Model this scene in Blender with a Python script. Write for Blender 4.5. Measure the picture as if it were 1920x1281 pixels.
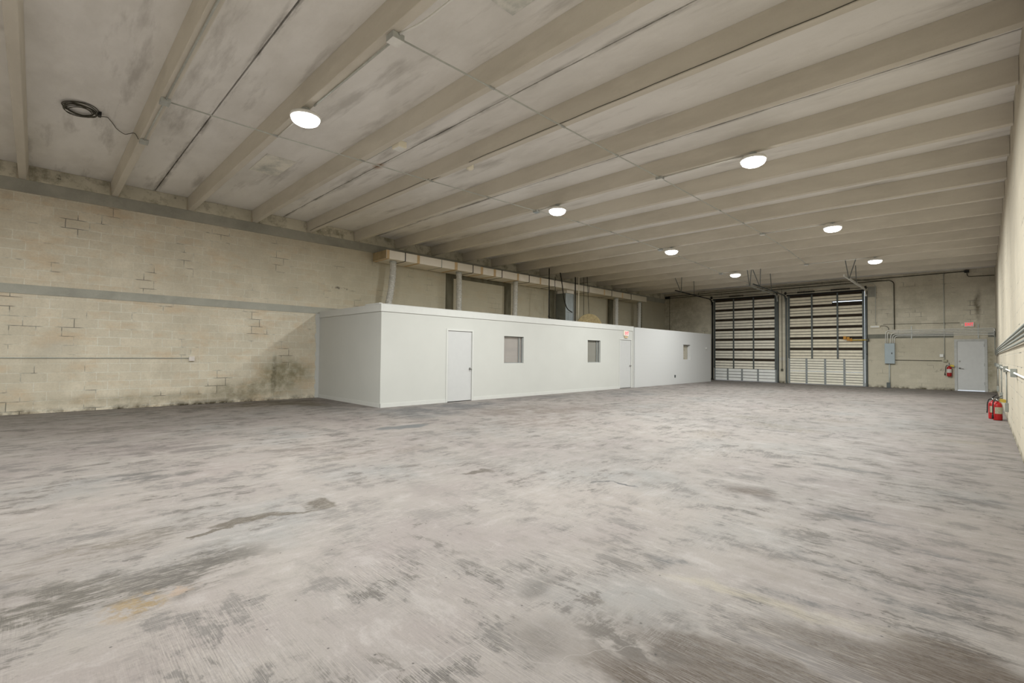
import bpy, bmesh, math, random
from mathutils import Vector, Matrix
random.seed(7)
for o in list(bpy.data.objects): bpy.data.objects.remove(o)
SC = bpy.context.scene
COL = SC.collection

# ------------------------------------------------------------------ camera, sky, exposure
H = 1.39
YAW, PIT, ROL = math.radians(44.872), math.radians(1.5417), math.radians(0.5966)
F = Vector((-math.sin(YAW)*math.cos(PIT), math.cos(YAW)*math.cos(PIT), math.sin(PIT)))
R = Vector((math.cos(YAW), math.sin(YAW), 0)); U = R.cross(F)
E1 = R*math.cos(ROL)+U*math.sin(ROL); E2 = -R*math.sin(ROL)+U*math.cos(ROL)
cam = bpy.data.cameras.new('camera'); co = bpy.data.objects.new('camera', cam); COL.objects.link(co)
M = Matrix.Identity(4)
for i in range(3):
    M[i][0], M[i][1], M[i][2] = E1[i], E2[i], -F[i]
M[2][3] = H
co.matrix_world = M
cam.sensor_width = 36; cam.sensor_fit = 'HORIZONTAL'; cam.lens = 889.65/1920*36
cam.clip_start = .05; cam.clip_end = 200
SC.camera = co
SC.view_settings.view_transform = 'Standard'; SC.view_settings.look = 'None'
SC.view_settings.gamma = 1; SC.view_settings.use_curve_mapping = False
SC.view_settings.exposure = 0.0
w = bpy.data.worlds.new('sky'); SC.world = w; w.use_nodes = True
w.node_tree.nodes['Background'].inputs[0].default_value = (.80, .90, 1, 1)
w.node_tree.nodes['Background'].inputs[1].default_value = 2.6
LAMP_W = 262
SC.cycles.max_bounces = 5; SC.cycles.diffuse_bounces = 4; SC.cycles.glossy_bounces = 2; SC.cycles.transmission_bounces = 3
SC.cycles.caustics_reflective = False; SC.cycles.caustics_refractive = False

# ------------------------------------------------------------------ room measures
A, B, L, O = 14.553, .357, 28.52, 10.846       # left wall -A, right wall B, far wall L, office front -O
OY1, OY2, OY3, HO = 6.184, 18.40, 26.52, 2.643
Y0, S = -.349, 1.5215
BK = -15.6
def soff(x):
    return 5.030-.0051*(x+A)+.0379*4*(x+A)*(B-x)/(A+B)**2
def by(n): return Y0+n*S

# ------------------------------------------------------------------ geometry helpers
class MB:
    def __init__(s): s.bm = bmesh.new()
    def box(s, x0, x1, y0, y1, z0, z1, bev=0):
        v = [s.bm.verts.new((x, y, z)) for x in (x0, x1) for y in (y0, y1) for z in (z0, z1)]
        fs = []
        for f in ((0,1,3,2),(4,6,7,5),(0,4,5,1),(2,3,7,6),(0,2,6,4),(1,5,7,3)):
            fs.append(s.bm.faces.new([v[i] for i in f]))
        if bev:
            es = {e for f in fs for e in f.edges}
            bmesh.ops.bevel(s.bm, geom=list(es), offset=bev, segments=2, affect='EDGES', profile=.6)
        return s
    def bar(s, a, b, w, h, up=(0, 0, 1)):
        a, b, up = Vector(a), Vector(b), Vector(up); d = (b-a).normalized()
        if abs(d.dot(up)) > .98: up = Vector((1, 0, 0))
        sx = d.cross(up).normalized()*w/2; sy = sx.cross(d).normalized()*h/2
        v = [s.bm.verts.new(p+i*sx+j*sy) for p in (a, b) for i, j in ((-1,-1),(1,-1),(1,1),(-1,1))]
        for f in ((0,1,2,3),(7,6,5,4),(0,4,5,1),(1,5,6,2),(2,6,7,3),(3,7,4,0)): s.bm.faces.new([v[i] for i in f])
        return s
    def tube(s, pts, r, n=8, closed=False):
        pts = [Vector(p) for p in pts]; N = len(pts); rings = []; prev = None
        for i, p in enumerate(pts):
            if closed: t = (pts[(i+1) % N]-pts[i-1])
            elif i == 0: t = pts[1]-p
            elif i == N-1: t = p-pts[-2]
            else: t = (pts[i+1]-p).normalized()+(p-pts[i-1]).normalized()
            t.normalize()
            if prev is None:
                a = Vector((0, 0, 1)) if abs(t.z) < .9 else Vector((1, 0, 0)); u = t.cross(a).normalized()
            else: u = (prev-t*prev.dot(t)).normalized()
            prev = u; vv = t.cross(u); rr = r(i/(N-1)) if callable(r) else r
            rings.append([s.bm.verts.new(p+rr*(math.cos(q)*u+math.sin(q)*vv)) for q in [2*math.pi*k/n for k in range(n)]])
        for i in range(N if closed else N-1):
            a, b = rings[i], rings[(i+1) % N]
            for k in range(n):
                f = s.bm.faces.new((a[k], a[(k+1) % n], b[(k+1) % n], b[k])); f.smooth = True
        if not closed:
            s.bm.faces.new(rings[0][::-1]); s.bm.faces.new(rings[-1])
        return s
    def lathe(s, prof, c=(0, 0, 0), axis='z', n=24):
        c = Vector(c); rings = []
        for r, h in prof:
            ring = []
            for k in range(n):
                a = 2*math.pi*k/n; x, y = r*math.cos(a), r*math.sin(a)
                p = {'z': (x, y, h), 'y': (x, h, y), 'x': (h, x, y)}[axis]
                ring.append(s.bm.verts.new(c+Vector(p)))
            rings.append(ring)
        for a, b in zip(rings, rings[1:]):
            for k in range(n):
                f = s.bm.faces.new((a[k], a[(k+1) % n], b[(k+1) % n], b[k])); f.smooth = True
        s.bm.faces.new(rings[0][::-1]); s.bm.faces.new(rings[-1])
        return s
    def build(s, name, m, parent=None):
        bmesh.ops.recalc_face_normals(s.bm, faces=s.bm.faces[:])
        if parent is not None:
            off = world_loc(parent)
            bmesh.ops.translate(s.bm, verts=s.bm.verts[:], vec=-off)
        me = bpy.data.meshes.new(name); s.bm.to_mesh(me); s.bm.free()
        o = bpy.data.objects.new(name, me); COL.objects.link(o)
        if m is not None: me.materials.append(m)
        if parent is not None: o.parent = parent
        return o
def world_loc(o):
    v = Vector((0, 0, 0))
    while o is not None: v += o.location; o = o.parent
    return v
def thing(name, loc, label, cat, group=None):
    o = bpy.data.objects.new(name, None); COL.objects.link(o); o.location = loc; o.empty_display_size = .1
    return tag(o, label, cat, group)
def tag(o, label, cat, group=None):
    o['label'] = label; o['category'] = cat
    if group: o['group'] = group
    return o
def struct(o, label=None):
    o['kind'] = 'structure'
    if label: o['label'] = label
    return o
def dup(root, delta, label, group=None):
    def cp(o, par):
        c = o.copy(); COL.objects.link(c)
        if par: c.parent = par
        for ch in [q for q in ALLCH.get(o.name, [])]: cp(ch, c)
        return c
    global ALLCH
    ALLCH = {}
    for q in bpy.data.objects:
        if q.parent: ALLCH.setdefault(q.parent.name, []).append(q)
    c = cp(root, None); c.location = root.location+Vector(delta); c['label'] = label
    if group: c['group'] = group
    return c
def arc(c, r, a0, a1, ax, n=6):
    """points of an arc in a plane; ax = (u, v) unit vectors"""
    c = Vector(c); u, v = Vector(ax[0]), Vector(ax[1])
    return [c+r*(math.cos(a0+(a1-a0)*i/n)*u+math.sin(a0+(a1-a0)*i/n)*v) for i in range(n+1)]
def rounded(pts, r, n=5):
    pts = [Vector(p) for p in pts]; out = [pts[0]]
    for a, b, c in zip(pts, pts[1:], pts[2:]):
        d1, d2 = (a-b), (c-b); rr = min(r, d1.length*.45, d2.length*.45)
        p, q = b+d1.normalized()*rr, b+d2.normalized()*rr
        for i in range(n+1):
            t = i/n; out.append(p*(1-t)**2+b*2*t*(1-t)+q*t*t)
    out.append(pts[-1]); return out
def wall_holes(mb, axis, p0, p1, u0, u1, z0, z1, holes):
    us = sorted({u0, u1, *[h[0] for h in holes], *[h[1] for h in holes]})
    zs = sorted({z0, z1, *[h[2] for h in holes], *[h[3] for h in holes]})
    def solid(i, j):
        if not (0 <= i < len(us)-1 and 0 <= j < len(zs)-1): return False
        cu, cz = (us[i]+us[i+1])/2, (zs[j]+zs[j+1])/2
        return not any(h[0] < cu < h[1] and h[2] < cz < h[3] for h in holes)
    V = {}
    def v(i, j, k):
        if (i, j, k) not in V:
            p = p0 if k == 0 else p1
            V[i, j, k] = mb.bm.verts.new((p, us[i], zs[j]) if axis == 'x' else (us[i], p, zs[j]))
        return V[i, j, k]
    for i in range(len(us)-1):
        for j in range(len(zs)-1):
            if not solid(i, j): continue
            mb.bm.faces.new((v(i,j,0), v(i+1,j,0), v(i+1,j+1,0), v(i,j+1,0)))
            mb.bm.faces.new((v(i,j,1), v(i,j+1,1), v(i+1,j+1,1), v(i+1,j,1)))
            if not solid(i-1, j): mb.bm.faces.new((v(i,j,0), v(i,j+1,0), v(i,j+1,1), v(i,j,1)))
            if not solid(i+1, j): mb.bm.faces.new((v(i+1,j,0), v(i+1,j,1), v(i+1,j+1,1), v(i+1,j+1,0)))
            if not solid(i, j-1): mb.bm.faces.new((v(i,j,0), v(i,j,1), v(i+1,j,1), v(i+1,j,0)))
            if not solid(i, j+1): mb.bm.faces.new((v(i,j+1,0), v(i+1,j+1,0), v(i+1,j+1,1), v(i,j+1,1)))
    return mb

# ------------------------------------------------------------------ materials
def lin(c):
    return tuple(((v/255)/12.92 if v/255 <= .04045 else ((v/255+.055)/1.055)**2.4) for v in c)+(1,)
class NT:
    def __init__(s, name, rough=.8, metal=0, spec=.3):
        s.dim = '3D'; s.m = bpy.data.materials.new(name); s.m.use_nodes = True; s.t = s.m.node_tree; s.n = s.t.nodes
        s.b = s.n['Principled BSDF']; s.b.inputs['Roughness'].default_value = rough
        s.b.inputs['Metallic'].default_value = metal; s.b.inputs['Specular IOR Level'].default_value = spec
        s.P = s.n.new('ShaderNodeTexCoord').outputs['Object']
    def link(s, a, b): s.t.links.new(a, b)
    def set(s, inp, v):
        if v is None: return
        if isinstance(v, bpy.types.NodeSocket): s.link(v, inp)
        else:
            if inp.type == 'RGBA' and len(v) == 3: v = lin(v)
            inp.default_value = v
    def mapping(s, loc=(0,0,0), rot=(0,0,0), scale=(1,1,1), vec=None, typ='POINT'):
        n = s.n.new('ShaderNodeMapping'); n.vector_type = typ; s.set(n.inputs[0], vec if vec is not None else s.P)
        n.inputs[1].default_value = loc; n.inputs[2].default_value = rot; n.inputs[3].default_value = scale
        return n.outputs[0]
    def noise(s, scale, detail=4, rough=.55, vec=None, dist=0, color=False):
        key = (scale, min(detail, 6), rough, dist, vec.node.name+vec.name if vec is not None else '')
        s.cache = getattr(s, 'cache', {})
        if key in s.cache: return s.cache[key].outputs['Color' if color else 'Fac']
        detail = min(detail, 6)
        n = s.n.new('ShaderNodeTexNoise'); n.noise_dimensions = s.dim; s.set(n.inputs['Vector'], vec if vec is not None else s.P)
        n.inputs['Scale'].default_value = scale; n.inputs['Detail'].default_value = detail
        n.inputs['Roughness'].default_value = rough; n.inputs['Distortion'].default_value = dist
        s.cache[key] = n
        return n.outputs['Color' if color else 'Fac']
    def math(s, op, a, b=None, c=None, clamp=False):
        n = s.n.new('ShaderNodeMath'); n.operation = op; n.use_clamp = clamp
        for i, v in enumerate((a, b, c)):
            if v is not None: s.set(n.inputs[i], v)
        return n.outputs[0]
    def rng(s, v, a, b, c=0, d=1, smooth=False):
        n = s.n.new('ShaderNodeMapRange'); s.set(n.inputs[0], v)
        if smooth: n.interpolation_type = 'SMOOTHSTEP'
        for i, q in enumerate((a, b, c, d)): n.inputs[i+1].default_value = q
        return n.outputs[0]
    def mix(s, f, a, b, mode='MIX'):
        n = s.n.new('ShaderNodeMix'); n.data_type = 'RGBA'; n.blend_type = mode
        s.set(n.inputs[0], f); s.set(n.inputs[6], a); s.set(n.inputs[7], b)
        return n.outputs[2]
    def xyz(s, vec=None):
        n = s.n.new('ShaderNodeSeparateXYZ'); s.set(n.inputs[0], vec if vec is not None else s.P); return n.outputs
    def comb(s, x, y, z=0.0):
        n = s.n.new('ShaderNodeCombineXYZ'); s.set(n.inputs[0], x); s.set(n.inputs[1], y); s.set(n.inputs[2], z); return n.outputs[0]
    def warp(s, amt, scale, detail=3):
        n = s.n.new('ShaderNodeVectorMath'); n.operation = 'MULTIPLY_ADD'
        c = s.noise(scale, detail, color=True); m = s.n.new('ShaderNodeVectorMath'); m.operation = 'SUBTRACT'
        s.link(c, m.inputs[0]); m.inputs[1].default_value = (.5, .5, .5)
        s.link(m.outputs[0], n.inputs[0]); n.inputs[1].default_value = (amt,)*3; s.link(s.P, n.inputs[2])
        return n.outputs[0]
    def ell(s, vec, c, r, ang=0, soft=.6):
        """soft-edged elliptical mask"""
        m = s.mapping(loc=c, rot=(0, 0, math.radians(ang)) if len(c) == 3 else (0,0,0), scale=r, vec=vec, typ='TEXTURE')
        n = s.n.new('ShaderNodeVectorMath'); n.operation = 'LENGTH'; s.link(m, n.inputs[0])
        return s.rng(n.outputs['Value'], 1, soft, 0, 1, smooth=True)
    def bump(s, h, strength=.3, dist=.01):
        n = s.n.new('ShaderNodeBump'); n.inputs['Strength'].default_value = strength; n.inputs['Distance'].default_value = dist
        s.link(h, n.inputs['Height']); s.link(n.outputs[0], s.b.inputs['Normal'])
    def out(s, col): s.set(s.b.inputs['Base Color'], col); return s.m

def plain(name, c, rough=.6, metal=0, spec=.3, var=.08, scale=6):
    t = NT(name, rough, metal, spec); n = t.noise(scale, 5)
    f = t.rng(n, .3, .7, 1-var, 1+var); c3 = t.mix(1.0, lin(c), (1, 1, 1, 1), 'MULTIPLY')
    nd = t.n.new('ShaderNodeVectorMath'); nd.operation = 'SCALE'; t.link(c3, nd.inputs[0]); t.link(f, nd.inputs[3])
    return t.out(nd.outputs[0])
def emis(name, c, st):
    t = NT(name); t.set(t.b.inputs['Emission Color'], lin(c)); t.b.inputs['Emission Strength'].default_value = st
    return t.out(lin(c))

def floor_mat():
    t = NT('worn_floor', .62, 0, .35); t.dim = '2D'
    x, y, z = t.xyz()
    W = t.warp(.6, .9, 4); W2 = t.warp(.12, 3.0, 5)
    def two(a, b, k):
        return t.math('ADD', t.math('MULTIPLY', a, k), t.math('MULTIPLY', b, 1-k))
    iso = t.noise(2.6, 10, .74, W2)
    sx = two(t.noise(1, 10, .76, t.mapping(scale=(1.5, 5.5, 1), rot=(0, 0, .04), vec=W2)), iso, .62)     # streaks running across the hall
    sy = two(t.noise(1, 10, .76, t.mapping(scale=(5.5, 1.5, 1), rot=(0, 0, .05), vec=W2)), iso, .62)     # streaks running down the hall
    fx = t.noise(1, 4, .7, t.mapping(scale=(5, 170, 1), rot=(0, 0, .05)))
    fy = t.noise(1, 4, .7, t.mapping(scale=(140, 7, 1), rot=(0, 0, .1)))
    side = t.rng(t.math('ADD', x, t.rng(t.noise(.6, 5, .65), .3, .7, -1.6, 1.6)), -4.2, -1.2, 0, 1, True)
    def sel(a, b):
        n = t.n.new('ShaderNodeMix'); t.link(side, n.inputs[0]); t.link(a, n.inputs[2]); t.link(b, n.inputs[3]); return n.outputs[0]
    s = sel(sy, sx); f = sel(fy, fx)
    big = t.noise(.33, 4, .6, W); hue = t.noise(.55, 4, .6, W2); med = t.noise(1.3, 6, .65, W2)
    col = t.mix(t.rng(big, .35, .65), (205, 196, 187), (189, 182, 175))
    col = t.mix(t.rng(hue, .48, .68, 0, .55), col, (183, 170, 166))
    col = t.mix(t.rng(hue, .44, .28, 0, .5), col, (178, 181, 179))
    col = t.mix(t.rng(sx, .5, .75, 0, .3), col, (206, 199, 182))
    dm = t.math('MULTIPLY', t.rng(s, .515, .56), t.rng(med, .49, .565))
    clean = t.math('SUBTRACT', 1.0, t.math('MULTIPLY', t.ell(W, (-3.9, 4.6, 0), (2.1, 4.6, 10), 12, .3), .72))
    dm = t.math('MULTIPLY', dm, clean)
    col = t.mix(t.math('MULTIPLY', dm, .62), col, (124, 121, 119))
    dm2 = t.math('MULTIPLY', t.rng(s, .54, .575), t.rng(t.noise(.7, 4, .6, W), .5, .57))
    col = t.mix(t.math('MULTIPLY', dm2, .75), col, (112, 105, 97))
    col = t.mix(t.math('MULTIPLY', t.rng(s, .46, .38), .45), col, (224, 217, 211))
    col = t.mix(t.rng(iso, .52, .60, 0, .2), col, (150, 144, 139))
    col = t.mix(t.rng(s, .515, .55, 0, .15), col, (164, 156, 150))
    P3 = t.warp(.28, 3.2, 5)
    def stain(cx, cy, rx, ry, ang, c, op, soft=.55, mod=None):
        nonlocal col
        m = t.ell(P3, (cx, cy, 0), (rx, ry, 10), ang, soft)
        m = t.math('MULTIPLY', m, op)
        if mod is not None: m = t.math('MULTIPLY', m, mod)
        col = t.mix(m, col, c)
    sm = t.rng(s, .47, .53, .15, 1); md = t.rng(med, .42, .54, .3, 1); fm = t.rng(f, .45, .51, .45, 1)
    # grey-blue and green-brown dirt by the left wall and the office corner
    stain(-13.6, 4.4, 1.0, 2.3, 0, (112, 100, 66), .8, .3, md)
    stain(-13.3, 2.0, .55, 2.6, 0, (118, 116, 112), .7, .2, sm)
    stain(-11.9, 5.3, 1.9, .75, 8, (128, 128, 122), .6, .2, md)
    stain(-12.9, 5.2, 1.3, .6, 10, (128, 108, 62), .6, .2, sm)
    stain(-10.9, .9, .7, 1.9, 0, (148, 142, 132), .6, .2, sm)
    stain(-9.9, 7.6, 1.0, 2.9, 0, (120, 122, 126), .85, .3, md)
    stain(-9.1, 6.6, .9, 1.5, 10, (126, 128, 130), .75, .3, md)
    stain(-10.2, 11.6, .7, 2.6, 0, (128, 128, 128), .7, .2, md)
    stain(-9.4, 15.5, 1.5, 2.6, 12, (133, 133, 135), .65, .2, md)
    stain(-7.9, 9.1, 1.5, 2.8, -14, (152, 138, 127), .8, .3, md)
    stain(-6.6, 7.5, 1.0, 1.9, -12, (160, 146, 136), .7, .3, sm)
    stain(-7.78, 4.9, .23, .62, -4, (128, 134, 136), .85, .75)
    stain(-6.9, 2.7, .55, 1.7, -8, (146, 136, 128), .75, .2, sm)
    stain(-6.0, 3.4, .35, 1.2, -12, (150, 138, 124), .6, .2, sm)
    stain(-8.2, 1.4, .8, .9, 0, (142, 134, 130), .75, .3, sm)
    stain(-6.6, .85, .6, .7, 0, (130, 127, 124), .85, .2, sm)
    stain(-6.9, 2.0, .35, .6, 0, (216, 210, 202), .8, .2, sm)
    # the brown-grey worn area in the near left foreground
    stain(-3.55, .75, .42, .75, 30, (112, 106, 98), .95, .2, sm)
    stain(-3.6, .1, .5, .6, 10, (118, 112, 102), .95, .2, sm)
    stain(-4.4, .3, .3, .8, 10, (150, 140, 126), .8, .2, sm)
    stain(-3.28, .42, .17, .2, 0, (186, 158, 108), .85, .4, t.rng(t.noise(9, 5, .7), .42, .54))
    stain(-3.35, .66, .09, .12, 0, (204, 180, 156), .85, .3, t.rng(t.noise(9, 5, .7), .46, .56))
    stain(-2.6, .2, .3, .4, 0, (146, 138, 134), .5, .2, sm)
    # brown soaked marks in the middle
    for a in ((-4.33, 1.28, .10, .30, 4), (-4.27, 1.55, .045, .32, -14), (-4.33, 1.88, .16, .15, 0), (-4.23, 1.0, .03, .2, 6)):
        stain(*a, (104, 92, 74), .9, .7, t.rng(t.noise(40, 2), .3, .6, .75, 1))
    stain(-4.25, 3.72, .09, .24, -16, (100, 88, 74), .9, .6, t.rng(t.noise(40, 2), .3, .6, .75, 1))
    stain(-2.98, 4.42, .04, .2, -35, (92, 92, 94), .9, .5)
    stain(-2.75, 4.52, .17, .03, -8, (82, 84, 90), .9, .5)
    stain(-1.75, 5.25, .36, .28, 25, (122, 104, 90), .85, .2)
    stain(-1.55, 5.1, .18, .12, 0, (104, 90, 82), .7, .1)
    # ochre scuffs in the far middle
    for a in ((-3.5, 8.6, .5, .7, 20), (-3.1, 10.6, .9, .55, 0), (-2.4, 10.3, .5, .4, 0), (-2.3, 12.4, .6, .45, 0), (-4.0, 11.6, .7, .5, 0)):
        stain(*a, (152, 138, 110), .7, .1, t.rng(t.noise(18, 4, .7), .42, .6))
    stain(-2.75, 9.9, .4, .1, 0, (110, 108, 108), .7, .2, md)
    stain(-.5, 12.6, .7, .5, 0, (146, 136, 128), .6, .1, sm)
    stain(-.2, 11.0, .5, .25, 0, (214, 204, 182), .6, .1)
    # dark scraped bands in the near right foreground
    for a in ((-.78, 2.27, .65, .22, 12), (-.25, 2.75, .8, .24, 6), (-.9, 1.95, .55, .2, 12), (-.1, 3.0, .35, .22, 6)):
        stain(*a, (84, 62, 36), .97, .5, fm)
    stain(-.6, 2.56, .5, .11, 8, (150, 142, 137), .8, .5)
    stain(-1.25, 2.1, .4, .24, 20, (112, 104, 96), .85, .3, sm)
    stain(-1.9, 2.15, .16, .2, 20, (104, 98, 92), .8, .15, fm)
    stain(-1.55, 1.75, .3, .25, 20, (116, 108, 100), .7, .1, fm)
    for a in ((-.65, 5.05, .7, .16, 2), (-.2, 4.5, .5, .13, 0), (-.62, 3.75, .5, .12, 4), (-1.0, 3.85, .3, .1, 8), (-.75, 3.15, .4, .1, 8), (-.3, 3.5, .45, .13, 4), (-1.5, 3.1, .35, .1, 8), (-.1, 6.6, .6, .2, 0), (-1.2, 7.2, .5, .14, 0), (.0, 3.9, .3, .3, 0)):
        stain(*a, (122, 123, 124), .7, .1, sm)
    stain(-.95, 2.95, .8, .1, 10, (214, 204, 178), .7, .2, fm)
    # fine scratches and grit
    fs = t.rng(f, .53, .62); col = t.mix(t.math('MULTIPLY', fs, t.rng(med, .4, .6, .15, .6)), col, (226, 218, 206))
    fd = t.rng(f, .47, .38); col = t.mix(t.math('MULTIPLY', fd, t.rng(med, .42, .58, .08, .5)), col, (116, 110, 106))
    v = t.n.new('ShaderNodeTexVoronoi'); v.voronoi_dimensions = '2D'; v.feature = 'DISTANCE_TO_EDGE'; v.inputs['Scale'].default_value = 1.1
    t.link(t.warp(.5, 1.6, 3), v.inputs['Vector'])
    sc = t.math('MULTIPLY', t.rng(v.outputs['Distance'], .006, .001), t.rng(t.noise(.9, 2), .56, .62, 0, .3))
    col = t.mix(sc, col, (224, 218, 210))
    v2 = t.n.new('ShaderNodeTexVoronoi'); v2.voronoi_dimensions = '2D'; v2.inputs['Scale'].default_value = 5.5; t.link(t.P, v2.inputs['Vector'])
    gx = t.n.new('ShaderNodeSeparateColor'); t.link(v2.outputs['Color'], gx.inputs[0])
    sp = t.math('MULTIPLY', t.rng(v2.outputs['Distance'], .045, .02), t.rng(gx.outputs[0], .86, .88))
    col = t.mix(t.math('MULTIPLY', sp, .75), col, (70, 66, 62))
    gr = t.noise(90, 3, .7); col = t.mix(t.rng(gr, .5, .8, 0, .35), col, (150, 143, 136))
    # darker dirt line where the floor meets the left wall
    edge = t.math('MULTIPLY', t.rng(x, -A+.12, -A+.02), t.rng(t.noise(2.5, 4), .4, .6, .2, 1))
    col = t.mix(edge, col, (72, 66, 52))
    t.bump(t.math('ADD', t.math('MULTIPLY', s, .6), t.math('MULTIPLY', gr, .4)), .12, .004)
    t.set(t.b.inputs['Roughness'], t.rng(s, .35, .65, .55, .75))
    col = t.mix(1.0, col, (.368, .36, .370, 1), 'MULTIPLY')
    return t.out(col)

def block_mat(name, axis, c1, c2, mortar, zoff=.14, uoff=0, mcon=.7, extra=None, bw=.406, bh=.203, vary=.5):
    t = NT(name, .9, 0, .2); x, y, z = t.xyz()
    u = y if axis == 'y' else x
    uw = t.math('ADD', u, uoff); zw = t.math('ADD', z, zoff)
    wv = t.math('MULTIPLY', t.math('SUBTRACT', t.noise(3, 3), .5), .018)
    v = t.comb(t.math('ADD', uw, wv), t.math('ADD', zw, wv))
    b = t.n.new('ShaderNodeTexBrick'); t.link(v, b.inputs['Vector'])
    t.set(b.inputs['Color1'], c1); t.set(b.inputs['Color2'], c2); t.set(b.inputs['Mortar'], mortar)
    b.inputs['Scale'].default_value = 1; b.inputs['Mortar Size'].default_value = .009; b.inputs['Mortar Smooth'].default_value = .3
    b.inputs['Brick Width'].default_value = bw; b.inputs['Row Height'].default_value = bh; b.inputs['Bias'].default_value = 0
    mid = tuple((p+q)/2 for p, q in zip(c1, c2))
    soft = t.mix(t.rng(t.noise(1.1, 3), .45, .68, (1-mcon)*.5, .8), b.outputs['Color'], mid)
    col = soft
    col = t.mix(t.rng(t.noise(.8, 5, .65), .40, .66, 0, vary), col, tuple(max(0, q-34) for q in mid))
    col = t.mix(t.rng(t.noise(1.7, 5, .6), .52, .7, 0, vary*.8), col, tuple(min(255, q+22) for q in mid))
    if axis == 'y' and vary > .4: col = t.mix(t.rng(t.noise(1, 3, .6, t.mapping(scale=(1, 1.4, 3.2), loc=(0, 4, 0))), .52, .68, 0, .45), col, (206, 180, 148))
    g = t.noise(30, 6, .75); col = t.mix(t.rng(g, .45, .8, 0, .35), col, tuple(q*.72 for q in mid))
    lines = t.math('MULTIPLY', b.outputs['Fac'], t.rng(t.noise(1.3, 4), .56, .64))
    col = t.mix(t.math('MULTIPLY', lines, .75), col, tuple(q*.4 for q in mid))
    if extra: col = extra(t, col, x, y, z)
    t.bump(t.math('SUBTRACT', t.math('MULTIPLY', g, .5), b.outputs['Fac']), .35, .008)
    return t.out(col)

def left_extra(t, col, x, y, z):
    W = t.warp(.3, 1.6, 4); n1 = t.noise(5, 5, .65)
    def st(cy, cz, ry, rz, c, op, soft=.3, mod=None):
        nonlocal col
        m = t.math('MULTIPLY', t.ell(W, (-A, cy, cz), (5, ry, rz), 0, soft), op)
        if mod is not None: m = t.math('MULTIPLY', m, mod)
        col = t.mix(m, col, c)
    md = t.rng(n1, .35, .6, .4, 1)
    st(5.2, .75, 1.1, .65, (104, 100, 66), .7, .2, md)
    st(4.9, .75, .1, .8, (84, 80, 60), .7, .2, md)
    st(4.2, .35, 1.6, .4, (112, 106, 78), .55, .2, md)
    st(2.5, .2, 4.5, .22, (120, 110, 86), .5, .1, md)
    st(.3, 1.4, .5, .3, (186, 180, 168), .4, .1)
    # upper wall graded duller beyond the near bay, whole wall darker towards far end
    g = t.math('MULTIPLY', t.rng(y, 2.0, 9.5), t.rng(z, 2.3, 3.2)); col = t.mix(t.math('MULTIPLY', g, .62), col, (186, 181, 162))
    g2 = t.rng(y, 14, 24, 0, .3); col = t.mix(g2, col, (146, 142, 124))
    for cy, cz in ((1.25, 3.25), (1.55, 3.2), (1.95, 3.2), (2.75, 3.3), (3.5, 3.35), (4.1, 3.4), (.9, 3.3)):
        st(cy, cz, .07, .16, (206, 200, 184), .8, .3, t.rng(t.noise(1, 3, .6, t.mapping(scale=(1, 34, 4))), .5, .6))
    st(6.9, 3.42, .5, .05, (74, 66, 66), .8, .3, t.rng(n1, .45, .55))
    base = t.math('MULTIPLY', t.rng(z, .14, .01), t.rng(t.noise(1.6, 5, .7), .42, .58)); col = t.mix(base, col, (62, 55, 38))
    for q in (2.78, 3.02):
        st(q, 1.35, .02, .2, (212, 206, 192), .5, .4)
    return col
def far_extra(t, col, x, y, z):
    W = t.warp(.3, 1.6, 4); n1 = t.noise(5, 5, .65); md = t.rng(n1, .35, .6, .4, 1)
    def st(cx, cz, rx, rz, c, op, soft=.3, mod=None):
        nonlocal col
        m = t.math('MULTIPLY', t.ell(W, (cx, L, cz), (rx, 5, rz), 0, soft), op)
        if mod is not None: m = t.math('MULTIPLY', m, mod)
        col = t.mix(m, col, c)
    low = t.rng(z, 2.5, 2.3); col = t.mix(t.math('MULTIPLY', low, .38), col, (190, 182, 162))
    st(-.18, 3.7, .16, 1.0, (92, 80, 58), .75, .1, md)
    st(.15, 1.2, .28, 1.6, (120, 112, 84), .6, .2, md)
    st(-1.5, .85, .25, .14, (92, 86, 66), .7, .2, t.rng(n1, .5, .6))
    st(-1.9, 4.2, 1.6, .8, (150, 144, 122), .3, .1, md)
    st(-14, 4, 2.6, 2, (118, 108, 84), .45, .4, md)
    st(-7.75, 1.3, .3, .12, (206, 206, 206), .5, .2)
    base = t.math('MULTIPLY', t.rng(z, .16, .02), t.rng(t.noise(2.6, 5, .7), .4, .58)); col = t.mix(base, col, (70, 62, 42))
    return col
def right_extra(t, col, x, y, z):
    v = t.noise(1, 6, .65, t.mapping(scale=(1, 9, .8))); col = t.mix(t.rng(v, .55, .72, 0, .45), col, (168, 162, 148))
    col = t.mix(t.rng(t.noise(1, 5, .6, t.mapping(scale=(1, 1.2, .5), rot=(.5, 0, 0))), .56, .7, 0, .5), col, (176, 174, 166))
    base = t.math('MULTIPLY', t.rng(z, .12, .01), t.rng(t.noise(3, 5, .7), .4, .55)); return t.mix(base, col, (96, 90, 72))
def concrete(name, base, dark, light, sc=(1, 1, 1), amt=.5, extra=None, rough=.85):
    t = NT(name, rough, 0, .2)
    m = t.mapping(scale=sc); W = t.warp(.4, 1.1, 3)
    n = t.noise(.9, 6, .62, m); n2 = t.noise(2.4, 6, .65, m); n3 = t.noise(40, 4, .7)
    col = t.mix(t.rng(n, .42, .66, 0, amt), base, dark)
    col = t.mix(t.rng(n2, .5, .72, 0, amt*.8), col, light)
    col = t.mix(t.rng(n3, .55, .8, 0, .3), col, dark)
    if extra: col = extra(t, col)
    t.bump(n3, .15, .004)
    return t.out(col)
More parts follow.
